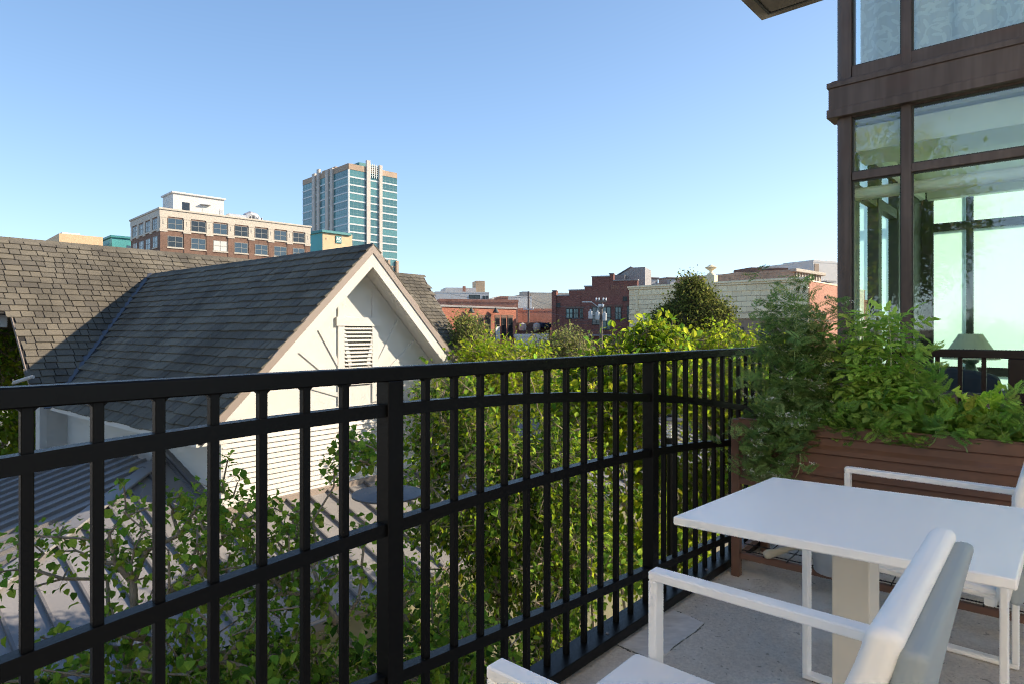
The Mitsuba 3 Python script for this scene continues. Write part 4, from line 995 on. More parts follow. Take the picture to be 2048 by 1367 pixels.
def kale_tpl(n=22):
    v, f = [[0, 0, 0]], []
    for i in range(n+1):
        a = -2.5+5.0*i/n; rr = 0.5*(1+0.10*math.sin(a*9)); 
        for k, q in enumerate((0.55, 0.85, 1.0)):
            wv = (0.03, 0.09, 0.17)[k]*math.sin(a*(7+4*k)+k)
            v.append([rr*q*math.sin(a)*0.9, 0.5+rr*q*math.cos(a), wv])
    for i in range(n):
        a, b = 1+3*i, 4+3*i
        f += [[0, a, b]]
        for k in range(2): f += [[a+k, a+k+1, b+k+1], [a+k, b+k+1, b+k]]
    for p in v[1:]: pass
    v[0] = [0, 0.5, 0]
    m = len(v); v += [[-0.03, 0, 0], [0.03, 0, 0], [0, 0.9, 0]]; f.append([m, m+1, m+2])
    return np.array(v, float), np.array(f)
KALE = kale_tpl()
UMB_P = []
def stems_plant(key, rg, roots, tips, r0, nodes, col, bmat, curve=0.06):
    """stems from roots to tips; returns points and directions along them"""
    A, Bq, ra, rb, P, Dn = [], [], [], [], [], []
    for a, b in zip(roots, tips):
        mid = (a+b)/2+rg.normal(0, curve, 3)*[1, 1, 0.2]; ts = np.linspace(0, 1, nodes+1)
        pts = (1-ts)[:, None]**2*a+2*(ts*(1-ts))[:, None]*mid+ts[:, None]**2*b
        for i in range(nodes):
            A.append(pts[i]); Bq.append(pts[i+1]); s0, s1 = 1-0.8*ts[i], 1-0.8*ts[i+1]; ra.append(r0*s0); rb.append(r0*s1)
            P.append(pts[i+1]); Dn.append(pts[i+1]-pts[i])
    return np.array(A), np.array(Bq), np.array(ra), np.array(rb), np.array(P), np.array(Dn)
mat('stem_green', (0.16, 0.24, 0.07), 0.6); mat('stem_pale', (0.30, 0.38, 0.20), 0.6); mat('umbel_white', (0.62, 0.62, 0.58), 0.8); mat('stem_dry', (0.26, 0.25, 0.12), 0.7)
def herb(name, label, roots, tips, r0, nodes, per, size, tpl, cols, seed, smat='stem_green', curve=0.05, side=0.8, lift=0.4, spread=0.012, lo=0.2, lrange=(0.55, 1.25), branch=0.0):
    rg = np.random.default_rng(seed); key = thing(name, label, 'plant')
    roots, tips = np.array(roots, float), np.array(tips, float)
    A, Bq, ra, rb, P, Dn = stems_plant(key, rg, roots, tips, r0, nodes, None, smat, curve)
    if branch > 0:
        k = rg.random(len(P)) < branch; q = P[k]; e = q+rg.normal(0, 1, (len(q), 3))*[0.07, 0.07, 0.03]+[0, 0, 0.06]
        A = np.vstack([A, q]); Bq = np.vstack([Bq, e]); ra = np.r_[ra, np.full(len(q), r0*0.4)]; rb = np.r_[rb, np.full(len(q), r0*0.2)]
        P = np.vstack([P, e]); Dn = np.vstack([Dn, e-q])
    v, f = tubes(A, Bq, ra, rb, 6); add('stems', MB(PF).raw(v, f), smat, key, smooth=True, kind='stuff', label='thin stems tangled together')
    hfrac = (P[:, 2]-P[:, 2].min())/max(np.ptp(P[:, 2]), 1e-6)
    k = hfrac > lo; P, Dn = P[k], Dn[k]
    n = len(P)*per; Pp = np.repeat(P, per, 0)+rg.normal(0, spread, (n, 3))
    an = rg.uniform(0, 6.283, n); D2 = np.stack([np.cos(an)*side, np.sin(an)*side, rg.normal(lift, 0.35, n)], 1)
    U = rg.normal(0, 0.35, (n, 3))+[0, 0, 1.0]
    sz = size*rg.uniform(*lrange, n); v, f = place_leaves(Pp, D2, U, sz, tpl)
    add('leaves', MB(PF).raw(v, f), 'herb_leaf', key, kind='stuff', label='leaves too many to pick out', color=np.repeat(colours(rg, n, cols, 0.15), len(tpl[0]), 0))
    return key, P
GR = [(0.20, 0.36, 0.07), (0.25, 0.43, 0.08), (0.15, 0.29, 0.07)]
GRL = [(0.36, 0.55, 0.11), (0.43, 0.62, 0.13), (0.28, 0.46, 0.09)]
GRD = [(0.15, 0.26, 0.075), (0.20, 0.32, 0.09), (0.27, 0.39, 0.13)]
rg = np.random.default_rng(61)
# flowering coriander bush at the left end, leaning out over the box
roots, tips = [], []
tipspx = [(1560, 590), (1590, 572), (1527, 640), (1620, 620), (1650, 640), (1500, 690), (1630, 680), (1600, 650), (1545, 700), (1640, 720), (1575, 680), (1600, 740), (1500, 920), (1530, 960), (1555, 900), (1585, 880), (1625, 780), (1560, 800), (1520, 830), (1540, 640), (1615, 690), (1580, 770), (1640, 640), (1500, 880), (1530, 900), (1560, 930), (1580, 850), (1510, 940), (1545, 860)]
for i, (px, py) in enumerate(tipspx):
    for j in range(2):
        roots.append([rg.uniform(0.08, 0.46), rg.uniform(0.05, 0.30), zr-0.04]); t = up(px+rg.normal(0, 12), py+rg.normal(0, 10), rg.uniform(-0.02, 0.30) if py < 830 else rg.uniform(-0.20, -0.04)); tips.append(t)
key, P = herb('coriander_plant', 'tall feathery flowering herb with tiny white umbels at the left end of the planter', roots, tips, 0.003, 9, 5, 0.070, FINE, GRD, 62, side=0.9, lift=0.35, lo=0.04, curve=0.05, branch=0.5, spread=0.02)
# the umbels
m1, cs = MB(PF), []
hub = [p for p in P if rg.random() < 0.30 and p[2] > zr-0.25]
A, Bq = [], []
for p in hub:
    n = rg.integers(5, 9); 
    for q in range(n):
        a = rg.uniform(0, 6.283); e = p+np.array([0.028*math.cos(a), 0.028*math.sin(a), 0.022])*rg.uniform(0.6, 1.2); A.append(p); Bq.append(e)
        for w in range(3):
            o = e+rg.normal(0, 0.004, 3); s = rg.uniform(0.0022, 0.004)
            m1.raw(o+s*np.array([[1, 0, 0], [-0.5, 0.87, 0], [-0.5, -0.87, 0], [0, 0, 0.8]]), [[0, 1, 3], [1, 2, 3], [2, 0, 3], [0, 2, 1]])
A, Bq = np.array(A), np.array(Bq)
v, f = tubes(A, Bq, np.full(len(A), 0.0009), np.full(len(A), 0.0006), 3); add('flower_stalks', MB(PF).raw(v, f), 'stem_green', key)
add('umbels', m1, 'umbel_white', key, kind='stuff', label='tiny white flower heads')
m = MB(); pts = [PF(up(px, py, -0.03)) for px, py in ((1596, 850), (1594, 880), (1600, 905), (1601, 925), (1596, 945), (1590, 955))]
m.tube(pts, [0.004, 0.004, 0.0035, 0.003, 0.003, 0.002], 6); add('hanging_stem', m, 'stem_dry', key, smooth=True)
# tomato
tp = [(1705, 640), (1722, 628), (1745, 640), (1775, 635), (1800, 650), (1690, 690), (1760, 690), (1730, 700), (1815, 720), (1790, 760), (1710, 760), (1770, 800), (1830, 790), (1745, 740)]
roots = [[0.56+rg.normal(0, 0.02), 0.16+rg.normal(0, 0.02), zr-0.04] for _ in tp]; tips = [up(x, y, 0.16+rg.normal(0, 0.06)) for x, y in tp]
herb('tomato_plant', 'light green tomato plant with thick pale stem and lobed leaves in the planter', roots, tips, 0.0075, 7, 4, 0.160, TOM, GRL, 63, smat='stem_pale', side=0.8, lift=0.05, lo=0.22, curve=0.03)
# carrot-like ferny plants in the middle
tp = [(1800, 765), (1832, 735), (1852, 790), (1868, 752), (1885, 820), (1780, 800), (1760, 835), (1815, 830), (1845, 840), (1880, 850), (1905, 860), (1740, 810), (1866, 815)]
roots, tips = [], []
for x, y in tp:
    for j in range(2):
        t = up(x+rg.normal(0, 8), y+rg.normal(0, 8), 0.12+rg.normal(0, 0.07)); roots.append([t[0]+rg.normal(0, 0.04), t[1]+rg.normal(0, 0.03), zr-0.04]); tips.append(t)
herb('carrot_plant', 'ferny leaved carrot plants with upright stalks in the middle of the planter', roots, tips, 0.003, 6, 3, 0.080, FEATHER, GR+GRL, 64, lift=0.45, lo=0.10, spread=0.02)
tp = [(1845, 885), (1830, 870), (1852, 870), (1800, 872), (1760, 868), (1700, 850), (1650, 850), (1690, 820), (1730, 845)]
roots, tips = [], []
for x, y in tp:
    for j in range(3):
        t = up(x+rg.normal(0, 7), y+rg.normal(0, 6), rg.uniform(-0.05, 0.10)); roots.append([t[0]+rg.normal(0, 0.02), 0.06, zr-0.04]); tips.append(t)
herb('parsley_plant', 'low parsley like leaves spilling over the planter rim', roots, tips, 0.002, 4, 6, 0.055, FEATHER, GR+GRL[:1], 65, lift=0.25, lo=0.1)
# kale
roots, tips = [], []
for i in range(11):
    a = i*2.4; t = up(1950+26*math.cos(a)*(0.5+0.05*i), 826+18*math.sin(a)+3*i, 0.16+0.07*math.sin(a)); tips.append(t); roots.append([t[0]*0.2+0.8*0.985, 0.15, zr-0.04])
herb('kale_plant', 'bright green curly kale with ruffled leaves near the square railing post', roots, tips, 0.005, 3, 2, 0.10, KALE, [(0.40, 0.58, 0.08), (0.46, 0.64, 0.11), (0.32, 0.48, 0.07)], 66, smat='stem_pale', lift=0.9, side=0.7, lo=0.45)
tp = [(1920, 850), (1960, 860), (2000, 840), (2030, 850), (1990, 835), (2040, 825), (2025, 800), (1985, 865), (1940, 870), (2045, 870), (2010, 880)]
roots, tips = [], []
for x, y in tp:
    for j in range(3):
        t = up(x+rg.normal(0, 7), y+rg.normal(0, 6), rg.uniform(0.02, 0.26)); roots.append([t[0]+rg.normal(0, 0.03), t[1]*0.8+0.03, zr-0.04]); tips.append(t)
herb('salad_plant', 'mixed green herb leaves at the right end of the planter', roots, tips, 0.0025, 4, 5, 0.060, FEATHER, GR+GRL, 67, lift=0.4, lo=0.1)
# ------------------------------------------------------------ the city
def brick(name, c, bh=0.067, bl=0.2, mortar=(0.36, 0.33, 0.29), var=0.35, dirt=0.35):
    def fn(p, n, uv):
        u = dr.select(dr.abs(n.x) > dr.abs(n.y), p.y, p.x); w = p.z/bh; row = dr.floor(w)
        q = u/bl+0.5*(row-2*dr.floor(row/2)); k = cell_rand(dr.floor(q), row, 3.0)
        big = fbm(p.x*0.35, p.y*0.35, p.z*0.5, 3); st = fbm(p.x*1.8+7, p.y*1.8, p.z*0.25, 3)
        b = mi.Color3f(c)*(1-var/2+var*k)*(0.75+0.5*big)
        j = dr.maximum(smoothstep(0.86, 0.94, w-row), smoothstep(0.94, 0.98, q-dr.floor(q)))
        return mix(mix(b, mortar, 0.35*j), b*0.5, dirt*smoothstep(0.55, 0.75, st))
    return mat(name, proc(fn), 0.9, spec=0.25)
brick('brick_brown', (0.175, 0.105, 0.078)); brick('brick_red', (0.36, 0.135, 0.085)); brick('brick_maroon', (0.20, 0.085, 0.066)); brick('brick_pink', (0.45, 0.22, 0.15)); brick('brick_tan', (0.42, 0.30, 0.21))
mat('terracotta_white', wear((0.47, 0.425, 0.355), 0.12, 0.12, 0.15, (0.62, 0.54, 0.44), 0.5, (0.5, 0.7)), 0.7)
mat('cream_tile', wear((0.80, 0.68, 0.44), 0.10, 0.8, 0.8, (0.72, 0.64, 0.5), 0.5), 0.55)
mat('cream_tile_b', wear((0.73, 0.61, 0.39), 0.10, 0.8, 0.8, (0.7, 0.6, 0.45), 0.5), 0.55)
mat('tile_joint', (0.10, 0.07, 0.045), 0.9)
mat('white_stucco', wear((0.60, 0.585, 0.55), 0.08, 0.15, 0.1, (0.55, 0.5, 0.45), 0.5), 0.8)
mat('tan_stucco', wear((0.58, 0.42, 0.26), 0.08, 0.4, 0.3), 0.85)
mat('teal_panel', wear((0.06, 0.30, 0.31), 0.08, 0.3, 0.3), 0.5)
mat('teal_trim', (0.03, 0.19, 0.20), 0.5)
mat('pier_stone', wear((0.52, 0.47, 0.42), 0.06, 0.2, 0.2), 0.8)
mat('brown_panel', wear((0.38, 0.28, 0.20), 0.10, 0.3, 0.3), 0.7)
mat('white_spandrel', (0.50, 0.54, 0.54), 0.5)
scene['teal_glass'] = {'type': 'principled', 'base_color': {'type': 'rgb', 'value': [0.035, 0.125, 0.14]}, 'roughness': 0.10, 'metallic': 0.0, 'specular': 0.9}
scene['teal_glass_b'] = {'type': 'principled', 'base_color': {'type': 'rgb', 'value': [0.06, 0.19, 0.20]}, 'roughness': 0.12, 'metallic': 0.0, 'specular': 0.9}
scene['dark_glass'] = {'type': 'principled', 'base_color': {'type': 'rgb', 'value': [0.012, 0.016, 0.02]}, 'roughness': 0.08, 'specular': 0.8}
scene['blue_glass'] = {'type': 'principled', 'base_color': {'type': 'rgb', 'value': [0.03, 0.055, 0.08]}, 'roughness': 0.10, 'specular': 0.9}
mat('white_blind', (0.55, 0.55, 0.52), 0.7); mat('window_frame_pale', (0.22, 0.225, 0.21), 0.6); mat('tower_mullion', (0.12, 0.24, 0.25), 0.5); mat('roof_grey', wear((0.30, 0.29, 0.28), 0.15, 0.5, 0.5), 0.9); mat('roof_rust', wear((0.46, 0.30, 0.21), 0.15, 0.4, 0.4), 0.9)
mat('galv_duct', (0.45, 0.46, 0.47), 0.4, metallic=0.5); mat('penthouse_metal', (0.28, 0.27, 0.26), 0.5, metallic=0.2); mat('pole_wood', wear((0.16, 0.13, 0.11), 0.2, 6, 1), 0.9); mat('can_grey', (0.48, 0.50, 0.50), 0.5); mat('wire_black', (0.05, 0.05, 0.05), 0.6)
mat('ghost_paint', (0.215, 0.105, 0.075), 0.9); mat('ghost_cream', (0.25, 0.13, 0.085), 0.9)

class Bld:
    """a building on a near corner: front face along +x, left face back along +y (frame), flat roof"""
    def __init__(s, name, label, px, py_top, Y, xdir, W_, Dp, wall, cat='building', par=0.4, roof='roof_grey', group=None, left=True):
        s.k = thing(name, label, cat, group); c = at(px, py_top, Y); s.top = c[2]; s.fr = Fr((c[0], c[1], 0), xdir); s.W, s.D = W_, Dp
        s.wall = wall; s.par = par
        s.add('wall', s.b(0, W_, 0, Dp, GZ, s.top-par, 0), wall)
        s.add('roof', s.b(0.3, W_-0.3, 0.3, Dp-0.3, s.top-par, s.top-par+0.004, 0), roof)
        m = MB(s.fr); t = 0.28
        for q in ((0, W_, 0, t), (0, W_, Dp-t, Dp), (0, t, t, Dp-t), (W_-t, W_, t, Dp-t)): m.box(*q, s.top-par, s.top)
        s.add('parapet', m, wall)
    def b(s, *a): return MB(s.fr).box(*a)
    def add(s, n, m, mt, parent=None, **k): return add(n, m, mt, parent or s.k, **k)
    def window(s, u0, u1, z0, z1, glass='blue_glass', frame='window_frame_pale', nx=2, nz=2, side='front', ft=0.07, sill=True, depth=0.10, jut=0.0):
        """a window part: dark reveal, frame bars, panes"""
        w = newkey('window', s.k)
        def bx(m, a, b, c, d, y0, y1):
            if side == 'front': m.box(a, b, y0-jut, y1-jut, c, d)
            else: m.box(y0-jut, y1-jut, a, b, c, d)
            return m
        add('pane', bx(MB(s.fr), u0, u1, z0, z1, -0.012, 0.05), glass, w)
        m = MB(s.fr); y0, y1 = -0.05, -0.0125
        for q in range(nx+1):
            x = u0+(u1-u0-ft)*q/nx; bx(m, x, x+ft, z0, z1, y0, y1)
        for q in range(nz+1):
            z = z0+(z1-z0-ft)*q/nz; bx(m, u0, u1, z, z+ft, y0+0.008, y1)
        add('frame', m, frame, w)
        if sill:
            add('sill', bx(MB(s.fr), u0-0.15, u1+0.15, z0-0.22, z0-0.003, -0.16, 0.05), 'terracotta_white', w)
    def u(s, px):
        d = s.fr.R[:2, 0]; k = (px-CX)/F; return (k*s.fr.o[1]-s.fr.o[0])/(d[0]-k*d[1])
    def v(s, px):
        d = s.fr.R[:2, 1]; k = (px-CX)/F; return (k*s.fr.o[1]-s.fr.o[0])/(d[0]-k*d[1])
    def z(s, px, py, u=None, side='front'):
        q = s.fr.o[:2]+(s.fr.R[:2, 0]*s.u(px) if side == 'front' else s.fr.R[:2, 1]*s.v(px)); return EYE-(py-YH)/F*q[1]
RD = (0.705, 0.709)                        # the way the city's front faces run
# --- the brown brick block with the white top storey
b = Bld('brick_building', 'tall brown brick building with white terracotta top storey and rooftop penthouse', 320, 415, 113, RD, 10, 30, 'brick_brown', par=0.5)
WB = b.u(620); DB = b.v(262)
del_keys = [k for k in scene if k.startswith(b.k+'__')]
for k in del_keys: scene.pop(k); used.discard(k)
b.W, b.D = WB, DB; T0 = b.top
b.add('wall', b.b(0, WB, 0, DB, GZ, T0-0.5, 0), 'brick_brown')
b.add('roof', b.b(0.3, WB-0.3, 0.3, DB-0.3, T0-0.5, T0-0.49, 0), 'roof_grey')
zf = (412-453)/F*113
m = b.b(-0.30, WB+0.3, -0.30, 0.4, T0-0.35, T0, 0.04); m.box(-0.30, 0.4, 0.41, DB+0.3, T0-0.35, T0, 0.04); m.box(WB-0.1, WB+0.3, 0.41, DB+0.3, T0-0.35, T0, 0.04); m.box(0.41, WB-0.11, DB-0.1, DB+0.3, T0-0.35, T0, 0.04); b.add('cornice', m, 'terracotta_white')
m = b.b(-0.12, WB+0.12, -0.12, 0.3, T0-1.5, T0-0.351, 0.02); m.box(-0.12, 0.3, 0.31, DB+0.1, T0-1.5, T0-0.351, 0.02); b.add('frieze', m, 'terracotta_white')
m = b.b(-0.16, WB+0.16, -0.16, 0.3, T0-4.0, T0-3.78, 0.02); m.box(-0.16, 0.3, 0.31, DB+0.1, T0-4.0, T0-3.78, 0.02); b.add('string_course', m, 'terracotta_white')
nb = 7; bw = WB/(nb+0.28); pw = 0.28*bw
FH = 3.25
for i in range(nb+1):
    x = i*bw
    m = b.b(x-0.02, x+pw, -0.13, 0.2, T0-3.78, T0-1.5, 0.02); m.box(x+pw*0.42, x+pw*0.58, -0.20, -0.129, T0-2.9, T0-2.1); m.box(x-0.12, x+pw+0.1, -0.2, 0.2, T0-4.3, T0-4.01, 0.02); m.box(x-0.1, x+pw+0.1, -0.19, 0.2, T0-1.75, T0-1.51, 0.02); b.add('pilaster', m, 'terracotta_white')
    m = b.b(x, x+pw, -0.10, 0.2, GZ, T0-4.31, 0); b.add('brick_pier', m, 'brick_brown')
for r in range(3):
    for i in range(nb):
        x0 = i*bw+pw+0.14; x1 = (i+1)*bw-0.14; z1 = T0-1.72-r*FH; z0 = z1-2.0
        g = 'white_blind' if (r, i) == (1, 2) else ('blue_glass' if RNG.random() < 0.75 else 'dark_glass')
        b.window(x0, x1, z0, z1, g, nx=2, nz=2, ft=0.08)
nl = 4; bl = (DB-1.4)/nl
for i in range(nl+1):
    y = i*bl; m = b.b(-0.13, 0.2, y+0.02, y+1.2, T0-3.78, T0-1.5, 0.02); m.box(-0.2, 0.2, y-0.08, y+1.3, T0-4.3, T0-4.01, 0.02); b.add('pilaster', m, 'terracotta_white')
for r in range(3):
    for i in range(nl):
        z1 = T0-1.72-r*FH; b.window(i*bl+1.35, (i+1)*bl-0.15, z1-2.0, z1, 'blue_glass' if r else 'dark_glass', nx=3, nz=2, side='left', ft=0.10)
# rooftop: penthouse, ducts
p0, p1 = b.u(372)-0.0, 0
ph = thing('penthouse', 'white rooftop penthouse with a door and a dark window on the brown brick building', 'rooftop structure')
pf = Fr((*(b.fr((2.0, 3.2, 0))[:2]), 0), RD); pt = T0+4.75
q = at(345, 398, 116); 
def onfr(fr, px, y=0.0):
    o = fr.o[:2]+fr.R[:2, 1]*y; d = fr.R[:2, 0]; k = (px-CX)/F; return (k*o[1]-o[0])/(d[0]-k*d[1])
x0, x1, x2 = onfr(pf, 346), onfr(pf, 440), onfr(pf, 454)
x1 = onfr(pf, 448)
zt_ = EYE+(YH-383)/F*(pf.o[1]+x0*pf.R[1, 0])
add('walls', MB(pf).box(x0, x1, 0, 6, T0-0.5, zt_-0.3, 0), 'white_stucco', ph)
add('roof', MB(pf).box(x0-0.3, x1+0.3, -0.3, 6.3, zt_-0.3, zt_, 0.03), 'white_stucco', ph)
xd = onfr(pf, 372); add('window', MB(pf).box(xd-0.65, xd+0.65, -0.06, 0.02, T0+0.4, T0+2.1), 'dark_glass', ph)
xd = onfr(pf, 411); add('door', MB(pf).box(xd-0.6, xd+0.6, -0.06, 0.02, T0-0.4, T0+1.9), 'white_blind', ph); add('canopy', MB(pf).box(xd-0.9, xd+0.9, -0.7, 0.01, T0+2.05, T0+2.2, 0.02), 'galv_duct', ph)
xd = onfr(pf, 443); add('vent', MB(pf).box(xd-0.3, xd+0.3, -0.08, 0.02, T0+0.6, T0+1.6), 'galv_duct', ph)
du = thing('duct', 'bent galvanised air duct on the roof of the brown brick building', 'duct')
df = Fr((*(b.fr((0, 4.0, 0))[:2]), 0), RD)
xa, xb, xc_, xd_ = onfr(df, 458), onfr(df, 492), onfr(df, 520), onfr(df, 538)
add('casing', MB(df).box(xa, xb, 0, 1.6, T0-0.3, T0+1.25, 0.03), 'galv_duct', du)
m = MB(df); m.tube([(xb, 0.8, T0+0.5), (xb+0.4, 0.8, T0+1.2), (xb+1.2, 0.8, T0+1.65), (xc_-0.8, 0.8, T0+1.5), (xc_, 0.8, T0+0.6), (xd_, 0.8, T0-0.3)], 0.72, 12); add('bend', m, 'galv_duct', du)
for q in range(5): x = xb+0.3+q*0.75; add('flange', MB(df).box(x, x+0.12, 0.0, 1.65, T0-0.2, T0+0.4+1.1*math.sin(0.5+q*0.45)), 'galv_duct', du)
# --- tan and teal roofs far left
b = Bld('tan_building', 'tan building top showing just above the ridge at far left', 118, 467, 140, RD, 8.4, 20, 'tan_stucco', par=0.5)
m = b.b(1.0, 4.5, 3, 6, b.top-0.3, b.top+0.7, 0.03); b.add('rooftop_box', m, 'white_stucco')
m = MB(b.fr); m.box(4.8, 6.2, 3, 5, b.top-0.4, b.top+0.35, 0.02); b.add('rooftop_unit', m, 'tan_stucco')
b = Bld('teal_building', 'low teal building between the tan block and the brown brick building', 224, 475, 150, RD, 12, 40, 'teal_panel', par=0.5)
m = b.b(-0.4, 12.4, -0.4, 0.3, b.top-0.05, b.top+0.5, 0.05); m.box(-0.4, 0.3, 0.31, 30, b.top-0.05, b.top+0.5, 0.05); b.add('cornice', m, 'teal_trim')
b.window(3.0, 7.5, b.top-3.3, b.top-1.6, 'blue_glass', 'teal_trim', 3, 1, sill=False)
for x in (6, 7.5): b.add('roof_vent', MB(b.fr).lathe([(0.3, b.top-0.3), (0.3, b.top+0.9), (0.45, b.top+1.0), (0.0, b.top+1.3)], (x, 3, 0), 12), 'dark_frame')
# --- hotel with cream corner and teal plaque
HDir = (0.66, 0.751)
b = Bld('hotel', 'teal and cream hotel block with square teal sign, left of the glass tower', 645, 462, 180, HDir, 10, 14, 'tan_stucco', par=0.6)
W1 = b.u(697)
b.add('cream_front', b.b(0.0, W1, -0.06, 0.0, GZ, b.top-0.6, 0), 'tan_stucco')
b.add('teal_side', b.b(-0.06, -0.002, 0.0, 14, GZ, b.top-0.6, 0), 'teal_panel')
m = b.b(-0.6, W1+0.6, -0.7, 0.5, b.top-0.5, b.top+0.25, 0.08); m.box(-0.6, 0.5, 0.51, 14.5, b.top-0.5, b.top+0.25, 0.08); b.add('cornice', m, 'teal_trim')
m = b.b(-0.5, W1+0.3, -0.5, 0.3, b.top-7.5, b.top-7.0, 0.05); m.box(-0.5, 0.3, 0.31, 14, b.top-7.5, b.top-7.0, 0.05); b.add('string_course', m, 'teal_trim')
b.add('rooftop_box', b.b(2.5, 7.5, 5, 9, b.top-0.4, b.top+1.1, 0.05), 'white_stucco')
xs_ = b.u(676.5); zs_ = b.z(676.5, 480)
b.add('round_vent', MB(b.fr).box(b.u(652)-0.25, b.u(652)+0.25, -0.15, 0, b.z(652, 478)-0.25, b.z(652, 478)+0.25, 0.05), 'brown_panel')
sg = thing('sign', 'square teal sign with white AC letters on the cream hotel wall', 'sign')
add('plaque', MB(b.fr).box(xs_-1.0, xs_+1.0, -0.30, -0.07, zs_-1.05, zs_+1.05, 0.05), 'teal_trim', sg)
def letters(fr, text, h, x, z, y, mt, parent, name='lettering', depth=0.04, bold=True):
    t = meshkit.text_mesh(text, h, depth, bold); v = np.array(t.vertices); w = np.ptp(v[:, 0]); v[:, 0] -= v[:, 0].min()+w/2
    return add(name, MB(fr).raw(np.c_[v[:, 0]+x, y-v[:, 2], v[:, 1]+z], np.array(t.faces)), mt, parent)
mat('sign_white', (0.75, 0.78, 0.78), 0.5)
letters(b.fr, 'AC', 0.85, xs_, zs_-0.15, -0.303, 'sign_white', sg)
letters(b.fr, 'HOTELS', 0.24, xs_, zs_-0.70, -0.303, 'sign_white', sg)
# --- the glass tower
TY = 272.0
b = Bld('glass_tower', 'tall teal glass tower with stone piers and brown crown', 697, 327, TY, (0.72, 0.694), 10, 10, 'pier_stone', par=0.5)
W1, D1 = b.u(794), b.v(606)
for k in [k for k in scene if k.startswith(b.k+'__')]: scene.pop(k); used.discard(k)
T0 = b.top
b.add('core', b.b(0.15, W1-0.15, 0.15, D1-0.15, GZ, T0-0.6, 0), 'pier_stone')
b.add('roof', b.b(0.4, W1-0.4, 0.4, D1-0.4, T0-0.59, T0-0.5, 0), 'roof_grey')
FHt = 15.75*TY/F; crown = 11.5*TY/F
def strips(side, L, piers, tall):
    fn = b.u if side == 'front' else b.v
    def bx(a, c, y0, y1, z0, z1, ch=0): return b.b(a, c, y0, y1, z0, z1, ch) if side == 'front' else b.b(y0, y1, a, c, z0, z1, ch)
    ps = [tuple(sorted((fn(p0), fn(p1)))) for p0, p1 in piers]
    ps = sorted([(max(0, a), min(L, c)) for a, c in ps])
    edges = [0.0]+[e for p in ps for e in p]+[L]
    bays = [(edges[i], edges[i+1]) for i in range(0, len(edges), 2)]
    for (a, c), tl in zip(ps, tall):
        b.add('pier', bx(a, c, -0.9, 0.15, GZ, T0+tl, 0.05), 'pier_stone')
    for a, c in bays:
        if c-a < 0.5: continue
        b.add('crown_panel', bx(a+0.01, c-0.01, -0.22, 0.14, T0-crown, T0, 0.02), 'brown_panel')
        nr = 13
        for r in range(nr):
            z1 = T0-crown-0.1-r*FHt; z0 = z1-FHt+0.62
            low = r >= 11
            w = newkey('window', b.k); g = 'teal_glass' if RNG.random() < 0.6 else 'teal_glass_b'
            add('pane', bx(a+0.05, c-0.05, -0.10, 0.10, z0, z1), g, w)
            m = MB(b.fr); n = max(2, int(round((c-a)/1.9)))
            for q in range(n+1):
                x = a+0.05+(c-a-0.22)*q/n
                if side == 'front': m.box(x, x+0.09, -0.14, -0.101, z0, z1)
                else: m.box(-0.14, -0.101, x, x+0.09, z0, z1)
            zz = z0+(z1-z0)*0.36
            if side == 'front': m.box(a+0.05, c-0.05, -0.16, -0.102, zz, zz+0.1)
            else: m.box(-0.16, -0.102, a+0.05, c-0.05, zz, zz+0.1)
            add('mullions', m, 'tower_mullion', w)
            b.add('spandrel', bx(a+0.02, c-0.02, -0.26, 0.12, z0-0.61, z0-0.005), 'white_spandrel' if not low else 'brown_panel')
strips('front', W1, [(731.5, 739), (757, 763)], [13.2*TY/F, 8.5*TY/F])
strips('left', D1, [(627, 632.5), (636.5, 641), (653.5, 659), (663, 668)], [1.5*TY/F, 1.5*TY/F, 10*TY/F, 4*TY/F])
b.add('corner_pier', b.b(-0.25, 0.45, -0.25, 0.45, GZ, T0-crown-0.02, 0.03), 'white_spandrel')
# lantern of the right face: white grille between the two tall piers
x0, x1 = b.u(739)+0.1, b.u(757)-0.1
m = MB(b.fr)
for q in range(5): x = x0+(x1-x0-0.35)*q/4; m.box(x, x+0.35, -0.5, -0.2, T0-crown-2, T0+8.0*TY/F)
for q in range(6): z = T0-crown-1+q*0.9; m.box(x0, x1, -0.45, -0.22, z, z+0.16)
b.add('lantern_grille', m, 'white_spandrel', kind='stuff', label='white metal grille between the tall piers')
b.add('lantern_back', b.b(x0-0.05, x1+0.05, -0.1, 2.5, T0-0.5, T0+8*TY/F-0.6, 0), 'white_spandrel')
y0, y1 = sorted((b.v(641), b.v(668)))
b.add('rooftop_storey', b.b(0.6, 7.5, y0, y1, T0-0.5, T0+5.5*TY/F, 0.05), 'brown_panel')
b.add('rooftop_storey', b.b(W1*0.28, W1*0.60, 3, 16, T0-0.5, T0+2.4, 0.05), 'teal_trim')
for px in (703, 717): x = b.u(px); b.add('antenna', MB(b.fr).tube([(x, 5, T0-0.5), (x, 5, T0+1.4+0.03*(px-703))], 0.12, 6), 'can_grey')
b.add('rooftop_storey', b.b(b.u(764), b.u(780), 4, 12, T0-0.5, T0+1.4, 0.05), 'white_spandrel')
# lower wing of the tower: stone piers
for px in (757.5, 775.5, 792.5): x = b.u(px); b.add('pier', b.b(x-0.6, x+0.6, -1.2, 0, GZ, T0-crown-11*FHt-0.5, 0.03), 'brown_panel')
# ------------------------------------------------------------ low city to the right
# long cream tiled building with brick side: corner nearest on the right
CR = at(1616, 554, 45.0); CBF = Fr((CR[0], CR[1], 0), b_)      # x runs away to the left along the facade, y to the viewer's right-hand back
